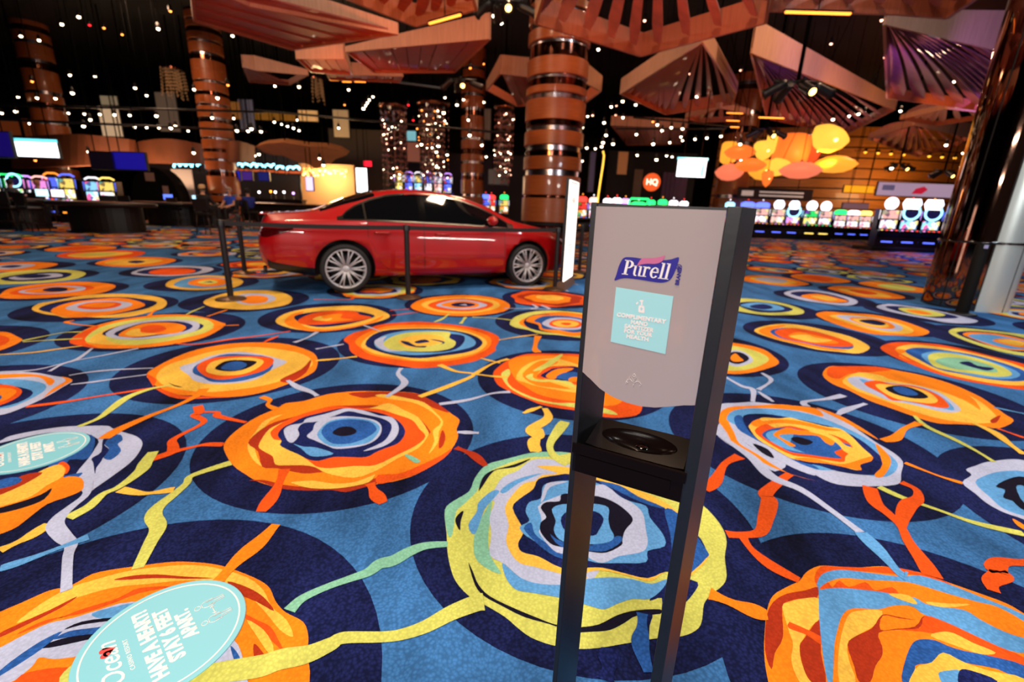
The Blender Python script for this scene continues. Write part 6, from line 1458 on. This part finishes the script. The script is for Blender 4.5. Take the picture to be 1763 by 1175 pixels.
    prof = [(.0001, .135), (.06, .128), (.095, .10), (.112, .05), (.112, 0.0), (.104, -.045)] + ([(.112, -.12), (.10, -.20)] if long_hair else [(.085, -.075)])
    for r, h in prof:
        for i in range(n):
            a = 2 * pi * i / n; fr = max(0, math.sin(a)); cut = fr > .35 and h < .05
            rr = r * (.80 if cut else 1); vs.append((rr * math.cos(a), .02 + rr * (.86 if cut else 1.08) * math.sin(a), hz + (h if not cut else max(h, .045))))
    mb.add(vs, [(a * n + i, a * n + (i + 1) % n, (a + 1) * n + (i + 1) % n, (a + 1) * n + i) for a in range(len(prof) - 1) for i in range(n)], True); mb.obj('hair', t)
    if face:
        EY = mat('eye_dark', (20, 16, 16), .3)
        for s in (-1, 1): MB().use(EY).sphere((s * .034, .118, hz - .01), .011, 8, 5, (1.2, .6, .7)).obj('eye', t); MB().use(ms[2]).sphere((s * .104, .02, hz - .02), .026, 8, 5, (.4, .8, 1.2)).obj('ear', t)
        MB().use(ms[2]).prism([(-.014, .115, hz - .05), (.014, .115, hz - .05), (0, .118, hz + .005)], (0, .022, -.006)).obj('nose', t)
        if mask: MB().use(mat('face_mask', (70, 90, 130), .8)).sphere((0, .095, hz - .065), .06, 12, 8, (1.05, .7, .8)).obj('face_mask', t)
        else: MB().use(mat('lips', (150, 80, 70), .5)).box((0, .122, hz - .075), (.045, .012, .010), bev=.003).obj('mouth', t)
    elif mask: MB().use(EYB).lathe((0, .02, hz - .03), [(.114, -.03), (.118, 0), (.114, .03)], 16, cap=False).obj('mask_strap', t)
    return t
EYB = mat('black_strap', (14, 12, 14), .7)
person(SEATP1[0], SEATP1[1], 'person with blond hair and a black strap, seen from behind in dark clothes', (24, 22, 26), (22, 20, 24), hair=(206, 170, 120), mask=True, face=False, sleeve_short=False)
person(SEATP2[0], pi * .93, 'person in a royal blue short-sleeved shirt with a mask, sitting facing the camera', (48, 88, 220), (24, 24, 30), hair=(176, 160, 150), mask=True, arms='lap')
person(SEATP3[0], .9, 'person in a navy blue shirt sitting on a stool, turned away, nearest the car', (34, 52, 150), (20, 20, 26), hair=(30, 24, 24), face=False, arms='lap', sleeve_short=False)
q = at_y(24, 345, 19.3); s1 = copy_tree(st0); s1.location = (q.x, q.y, 0); s1.rotation_euler = (0, 0, 0); s1['label'] = 'black stool under the grey-shirted player at the green slot machines'
person(q, 0, 'person in a grey shirt seen from behind at the green lit slot machines', (112, 112, 118), (60, 54, 52), hair=(50, 40, 36), face=False)
q = at_y(70, 345, 19.3); s1 = copy_tree(st0); s1.location = (q.x, q.y, 0); s1.rotation_euler = (0, 0, 0); s1['label'] = 'black stool under the slate-shirted player at the pink slot machine'
person(q, .1, 'person in a slate grey shirt seen from behind at the pink slot machine', (84, 88, 100), (40, 38, 42), hair=(190, 130, 110), face=False)

# ------------------------------------------------------------------ the bar with cyan neon, its bulkheads and canopy
TAN = mat('bulkhead_tan', (122, 68, 42), .6, noise=.15, nscale=1.2)
def bulkhead(px0, px1, y_up, y_lo, Yu, Yl, label):
    n = 16; mb = MB().use(TAN); up, lo = [], []
    for i in range(n + 1):
        u = i / n; px = px0 + (px1 - px0) * u; k = math.sin(pi * u)
        up.append(at_y(px, y_up[0] + (y_up[1] - y_up[0]) * u - 8 * k, Yu - 1.2 * k)); lo.append(at_y(px, y_lo[0] + (y_lo[1] - y_lo[0]) * u, Yl - 1.2 * k))
    bk = [Vector((p.x, p.y + .4, p.z)) for p in lo]; bu = [Vector((p.x, p.y + .4, p.z)) for p in up]
    vs = up + lo + bk + bu; m_ = n + 1
    mb.add(vs, [(r * m_ + i, ((r + 1) % 4) * m_ + i, ((r + 1) % 4) * m_ + i + 1, r * m_ + i + 1) for r in range(4) for i in range(n)], False)
    mb.add([up[0], lo[0], bk[0], bu[0], up[-1], lo[-1], bk[-1], bu[-1]], [(0, 3, 2, 1), (4, 5, 6, 7)])
    o = mb.obj('ceiling_bulkhead'); tag(o, label, 'bulkhead')
    for u in (2, n - 2):
        MB().use(ROD_M).tube([bu[u] - Vector((0, 0, .02)), Vector((bu[u].x, bu[u].y, 10.2))], .03, 6).obj('hanger', o)
bulkhead(20, 222, (238, 240), (290, 282), 26, 26, 'long tan ceiling bulkhead over the left slot machines')
bulkhead(226, 345, (246, 248), (280, 282), 27, 27, 'tan ceiling bulkhead left of the slim banded column')
bulkhead(372, 432, (250, 250), (280, 278), 27, 27, 'short tan ceiling bulkhead right of the slim banded column')
cn = [(440, 253), (455, 248), (486, 245), (524, 251), (562, 253), (583, 258), (597, 267), (590, 270), (578, 274), (570, 281), (560, 283), (552, 288), (542, 290), (532, 284), (519, 279), (505, 276), (486, 268), (470, 267), (455, 263)]
C3 = [at_y(x, y, 25.5 + (y - 245) * .06) for x, y in cn]
CT = [tuple(t) for t in tessellate_polygon([[Vector((x, y, 0)) for x, y in cn]])]
canopy = MB().use(mat('canopy_tan', (196, 130, 80), .55, noise=.12, nscale=1.5)).add(C3 + [p + Vector((0, .5, .25)) for p in C3], [t for t in CT] + [tuple(q + len(C3) for q in t[::-1]) for t in CT] + [(i, (i + 1) % len(C3), len(C3) + (i + 1) % len(C3), len(C3) + i) for i in range(len(C3))]).obj('scalloped_canopy'); tag(canopy, 'scalloped tan canopy hanging before the cream lit wall behind the car boot', 'canopy')
for i in (2, 4): MB().use(ROD_M).tube([C3[i] + Vector((0, .3, .1)), Vector((C3[i].x, C3[i].y + .3, 10.2))], .03, 6).obj('hanger', canopy)
a, b = at_y(518, 345, 31.5), at_y(607, 284, 31.5); struct(MB().use(mat('cream_wall', (226, 178, 132), .8)).box(((a.x + b.x) / 2, 31.8, b.z / 2), (b.x - a.x, .3, b.z)), 'wall_cream')
a, b = at_y(262, 345, 31.5), at_y(518, 262, 31.5); struct(MB().use(mat('bar_back_wall', (48, 40, 44), .7)).box(((a.x + b.x) / 2, 31.9, b.z / 2), (b.x - a.x, .3, b.z)), 'wall_bar')
a, b = at_y(605, 345, 35.5), at_y(890, 262, 35.5); struct(MB().use(mat('grey_violet_wall', (58, 50, 58), .8)).box(((a.x + b.x) / 2, 40.5, b.z / 2), ((b.x - a.x) * 1.15, .3, b.z * 1.1)), 'wall_violet')
t = empty('bulb_chandelier', at_y(560, 299, 30.6), 0, 'wide sparkling bulb chandelier against the cream lit wall', 'chandelier'); rnd = random.Random(4); BG = emi('gold_bulb', (255, 190, 90), 9.0)
MB().use(mat('gold_frame', (190, 140, 70), .3, metal=.9)).tube([(-1.35, 0, .15), (-.7, 0, .3), (0, 0, .32), (.7, 0, .28), (1.3, 0, .1)], .03, 6).obj('frame', t)
for i in range(24):
    x = -1.35 + 2.7 * i / 23; z = rnd.uniform(-.22, .26); MB().use(BG).sphere((x, rnd.uniform(-.12, .12), z), .07, 8, 5).tube([(x, 0, z), (x, 0, .3)], .01, 4).obj('bulb', t)
MB().use(ROD_M).tube([(0, 0, .3), (0, 0, 10.2 - t.location.z)], .02, 5).obj('drop_rod', t)
l = D.lights.new('bulb_glow', 'POINT'); l.energy = 420; l.color = (1, .66, .3); l.shadow_soft_size = .5; lo_ = D.objects.new('bulb_glow', l); COL.objects.link(lo_); lo_.location = at_y(560, 300, 30.2)
l = D.lights.new('bar_glow', 'AREA'); l.energy = 260; l.color = (1, .6, .32); l.size = 6; l.size_y = 1; l.shape = 'RECTANGLE'; lo_ = D.objects.new('bar_glow', l); COL.objects.link(lo_); lo_.location = at_y(230, 318, 25.0); lo_.rotation_euler = (math.radians(170), 0, 0)
a, b = at_y(572, 345, 34.2), at_y(662, 224, 34.2); struct(MB().use(mat('grey_brown_wall', (74, 62, 58), .8)).box(((a.x + b.x) / 2, 34.5, b.z / 2), (b.x - a.x, .3, b.z)), 'wall_grey')
# cyan script neon: looping tubes too blurred to read
def neon(px0, px1, py, Y, seed, label, amp=6):
    r = random.Random(seed); mb = MB().use(emi('cyan_neon', (130, 226, 255), 5.0)); x = px0; pts = []
    a0 = at_y((px0 + px1) / 2, py, Y); t = empty('neon_sign', a0, 0, label, 'neon sign', 'cyan neon script over the bar')
    n = int((px1 - px0) * 1.6)
    for i in range(n):
        u = i / (n - 1); ph = u * (px1 - px0) * .62
        pts.append(at_y(px0 + (px1 - px0) * u + 2.2 * math.cos(ph), py + (amp * (.55 if math.sin(u * 9 + seed) < .5 else 1.0)) * math.sin(ph) * .55, Y) - a0)
    mb.tube(pts, .06, 6); mb.obj('glass_tube', t)
    w = at_y(px1, py, Y).x - at_y(px0, py, Y).x
    MB().use(BLKMET).box((0, .12, -.38), (w, .08, .06)).obj('rail', t)
    for s in (-.4, .4): MB().use(ROD_M).tube([(s * w, .12, -.36), (s * w, .12, 10.2 - a0.z)], .02, 5).obj('hanger', t)
neon(297, 345, 284, 29, 1, 'cyan neon script sign left of the slim banded column')
neon(389, 402, 283, 29, 2, 'small cyan neon word just right of the slim banded column', 5)
neon(405, 427, 284, 29, 3, 'cyan neon word, second right of the slim column'); neon(429, 452, 285, 29, 4, 'cyan neon word, third right of the slim column'); neon(454, 472, 286, 29, 5, 'cyan neon word, fourth right of the slim column', 5); neon(474, 490, 288, 29, 6, 'cyan neon word, fifth right of the slim column', 5); neon(492, 518, 289, 29, 7, 'cyan neon word nearest the cream lit wall', 5)
a, b = at_y(392, 294, 29.5), at_y(520, 296, 29.5); t = empty('bar_header', ((a.x + b.x) / 2, 29.6, (a.z + b.z) / 2), 0, 'orange lit header beam under the cyan neon words', 'beam')
MB().use(emi('orange_header', (214, 84, 30), .6)).box((0, 0, 0), (b.x - a.x, .2, .14), bev=.02).obj('beam', t)
for s in (-.45, .45): MB().use(TABW).tube([(s * (b.x - a.x), 0, -.05), (s * (b.x - a.x), 0, -t.location.z)], .08, 8).obj('post', t)
a, b = at_y(436, 352, 23), at_y(610, 352, 23); t = empty('bar_counter', ((a.x + b.x) / 2, 23.3, 0), .05, 'long dark bar counter behind the car boot', 'counter')
L_ = b.x - a.x
MB().use(mat('counter_top', (120, 84, 60), .25, coat=.4)).box((0, 0, 1.08), (L_ + .2, .8, .06), bev=.02).obj('counter_top', t); MB().use(TABW).box((0, .08, .525), (L_, .55, 1.05)).obj('counter_front', t)
for i in range(7): MB().use(TABW).box((-L_ / 2 + L_ * (i + .5) / 7, -.21, .52), (L_ / 7 - .08, .04, .86), bev=.015).obj('front_panel', t)
MB().use(mat('foot_rail', (150, 120, 90), .25, metal=1.0)).tube([(-L_ / 2, -.42, .2), (L_ / 2, -.42, .2)], .03, 8).obj('foot_rail', t)
for i, (px, py, k) in enumerate([(446, 331, 'w'), (466, 330, 'o'), (474, 331, 'w'), (489, 331, 'w'), (505, 333, 'p')]):
    p = at_y(px, py, 28.5); t = empty('counter_lamp', p, 0, 'small glowing lamp on the back bar, %s from the left' % ORD(i + 1), 'lamp', 'small lamps on the back bar'); MB().use(glow(k, 5)).sphere((0, 0, 0), .07, 8, 6).obj('bulb', t); MB().use(BLKMET).lathe((0, 0, -.4), [(.07, 0), (.02, .03), (.02, .36)], 8).obj('stand', t)
a, b = at_y(385, 334, 28.6), at_y(520, 334, 28.6); t = empty('back_bar', ((a.x + b.x) / 2, 28.8, 0), 0, 'dark back bar shelf carrying the small glowing lamps', 'shelf'); hz = at_y(466, 330, 28.5).z - .4
MB().use(TABW).box((0, 0, hz - .03), (b.x - a.x, .8, .06)).obj('shelf_top', t); MB().use(TABW).box((0, .1, (hz - .06) / 2), (b.x - a.x - .1, .5, hz - .06)).obj('cabinet', t)
# black arched kiosk and pale boards between the tables
p = at_y(266, 330, 24); n = 18; t = empty('arched_booth', (p.x, p.y, 0), 0, 'black round-arched booth behind the middle dealer table', 'booth'); W_ = at_y(308, 330, 24).x - p.x; HH = at_y(266, 288, 24).z
arc = [Vector((W_ * math.cos(pi * i / n), 0, .9 + (HH - .9) * math.sin(pi * i / n))) for i in range(n + 1)]; MB().use(mat('booth_black', (7, 6, 7), .8, spec=.1)).prism([Vector((W_, 0, 0))] + arc + [Vector((-W_, 0, 0))], (0, .8, 0)).obj('shell', t)
MB().use(mat('booth_pale', (150, 120, 110), .6)).box((-.1, -.02, HH * .82), (.45, .03, .4)).obj('notice_board', t); MB().use(mat('booth_pale', (150, 120, 110), .6)).box((.6, -.02, HH * .52), (.28, .03, .75)).obj('side_board', t)
p0, p1 = at_y(303, 345, 26), at_y(330, 292, 26); t = empty('pale_board', ((p0.x + p1.x) / 2, 26, 0), 0, 'plain pale grey standing board right of the arched booth', 'board'); MB().use(mat('pale_grey', (150, 142, 146), .6)).box((0, 0, p1.z / 2 + .02), (p1.x - p0.x, .06, p1.z - .04), bev=.01).obj('board', t); MB().use(BLKMET).box((0, 0, .02), (p1.x - p0.x, .5, .04)).obj('foot', t)

# ------------------------------------------------------------------ crystal chandeliers
def crystal(px0, px1, y0, y1, Y, label, warm, n=46, sparks=22, seed=1):
    a, b = at_y(px0, y1, Y), at_y(px1, y0, Y); R = (b.x - a.x) / 2; cx = (a.x + b.x) / 2; r = random.Random(seed)
    t = empty('crystal_chandelier', (cx, Y, b.z), 0, label, 'chandelier', 'tall crystal chandeliers'); Hh = b.z - a.z
    MB().use(BRONZE).lathe((0, 0, 0), [(R * .9, 0), (R, .05), (R, .18), (R * .9, .22)], 24).obj('canopy_ring', t)
    MB().use(ROD_M).tube([(0, 0, .2), (0, 0, 10.2 - b.z)], .04, 6).obj('drop_rod', t)
    mb = MB(); G = mat('crystal_bead', (150, 96, 90), .12, spec=1.0, coat=.6); Dk = mat('strand_dark', (60, 26, 24), .5)
    for i in range(n):
        q = R * math.sqrt(r.random()) * .95; an = r.random() * 6.283; x, y = q * math.cos(an), q * math.sin(an); L = Hh * r.uniform(.75, 1.0)
        mb.use(Dk).tube([(x, y, 0), (x, y, -L)], .008, 3, cap=False)
        mb.use(G)
        for k in range(int(L / .3)):
            z = -.15 - k * .3 - r.random() * .15; s_ = r.uniform(.03, .055); mb.add([(x + s_, y, z), (x, y + s_, z), (x - s_, y, z), (x, y - s_, z), (x, y, z + s_ * 1.6), (x, y, z - s_ * 1.6)], [(0, 1, 4), (1, 2, 4), (2, 3, 4), (3, 0, 4), (1, 0, 5), (2, 1, 5), (3, 2, 5), (0, 3, 5)])
    tag(mb.obj('bead_strand', t), kind='stuff')
    for i in range(sparks):
        q = R * math.sqrt(r.random()); an = r.random() * 6.283 + pi; k = r.choice('wwwo' if warm else 'wwwp')
        MB().use(DOT[k]).sphere((q * math.cos(an), -abs(q * math.sin(an)), -Hh * (r.random() ** 1.1) * .8 - .2), r.uniform(.022, .045), 6, 4).obj('sparkle_bulb', t)
crystal(658, 702, 188, 330, 26.5, 'dark red crystal chandelier above the car roof, leftmost of the tall three', False, seed=3)
crystal(720, 774, 184, 328, 27.5, 'brightest orange sparkling crystal chandelier, just left of the orange column', True, 54, 44, seed=5)
crystal(848, 886, 190, 322, 26.0, 'dim crystal chandelier close beside the wood-banded column', False, seed=9)
for (px0, px1, y0, y1, lb) in ((536, 562, 138, 184, 'small champagne crystal chandelier high above the car boot'), (283, 320, 122, 178, 'faint champagne crystal chandelier high over the dealer tables')):
    a, b = at_y(px0, y1, 27), at_y(px1, y0, 27); t = empty('crystal_chandelier', ((a.x + b.x) / 2, 27, b.z), 0, lb, 'chandelier'); R = (b.x - a.x) / 2; Hh = b.z - a.z; r = random.Random(px0); mb = MB().use(emi('champagne', (150, 110, 70), .22))
    for i in range(30):
        an = r.random() * 6.283; q = R * (.35 + .6 * r.random()); L = Hh * r.uniform(.6, 1)
        for k in range(int(L / .16)): s_ = .045; z = -k * .16; x, y = q * math.cos(an) * (.6 + .4 * k * .16 / Hh), q * math.sin(an); mb.add([(x + s_, y, z), (x - s_, y, z), (x, y - s_, z), (x, y, z + .07), (x, y, z - .07)], [(0, 2, 3), (2, 1, 3), (2, 0, 4), (1, 2, 4), (0, 1, 3), (1, 0, 4)])
    tag(mb.obj('bead_strand', t), kind='stuff'); MB().use(ROD_M).tube([(0, 0, -.1), (0, 0, 10.2 - b.z)], .03, 6).obj('drop_rod', t); MB().use(BRONZE).lathe((0, 0, 0), [(R * .8, 0), (R * .8, .08)], 20).obj('canopy_ring', t)
# lit panels and openings of the upper level, far left and middle
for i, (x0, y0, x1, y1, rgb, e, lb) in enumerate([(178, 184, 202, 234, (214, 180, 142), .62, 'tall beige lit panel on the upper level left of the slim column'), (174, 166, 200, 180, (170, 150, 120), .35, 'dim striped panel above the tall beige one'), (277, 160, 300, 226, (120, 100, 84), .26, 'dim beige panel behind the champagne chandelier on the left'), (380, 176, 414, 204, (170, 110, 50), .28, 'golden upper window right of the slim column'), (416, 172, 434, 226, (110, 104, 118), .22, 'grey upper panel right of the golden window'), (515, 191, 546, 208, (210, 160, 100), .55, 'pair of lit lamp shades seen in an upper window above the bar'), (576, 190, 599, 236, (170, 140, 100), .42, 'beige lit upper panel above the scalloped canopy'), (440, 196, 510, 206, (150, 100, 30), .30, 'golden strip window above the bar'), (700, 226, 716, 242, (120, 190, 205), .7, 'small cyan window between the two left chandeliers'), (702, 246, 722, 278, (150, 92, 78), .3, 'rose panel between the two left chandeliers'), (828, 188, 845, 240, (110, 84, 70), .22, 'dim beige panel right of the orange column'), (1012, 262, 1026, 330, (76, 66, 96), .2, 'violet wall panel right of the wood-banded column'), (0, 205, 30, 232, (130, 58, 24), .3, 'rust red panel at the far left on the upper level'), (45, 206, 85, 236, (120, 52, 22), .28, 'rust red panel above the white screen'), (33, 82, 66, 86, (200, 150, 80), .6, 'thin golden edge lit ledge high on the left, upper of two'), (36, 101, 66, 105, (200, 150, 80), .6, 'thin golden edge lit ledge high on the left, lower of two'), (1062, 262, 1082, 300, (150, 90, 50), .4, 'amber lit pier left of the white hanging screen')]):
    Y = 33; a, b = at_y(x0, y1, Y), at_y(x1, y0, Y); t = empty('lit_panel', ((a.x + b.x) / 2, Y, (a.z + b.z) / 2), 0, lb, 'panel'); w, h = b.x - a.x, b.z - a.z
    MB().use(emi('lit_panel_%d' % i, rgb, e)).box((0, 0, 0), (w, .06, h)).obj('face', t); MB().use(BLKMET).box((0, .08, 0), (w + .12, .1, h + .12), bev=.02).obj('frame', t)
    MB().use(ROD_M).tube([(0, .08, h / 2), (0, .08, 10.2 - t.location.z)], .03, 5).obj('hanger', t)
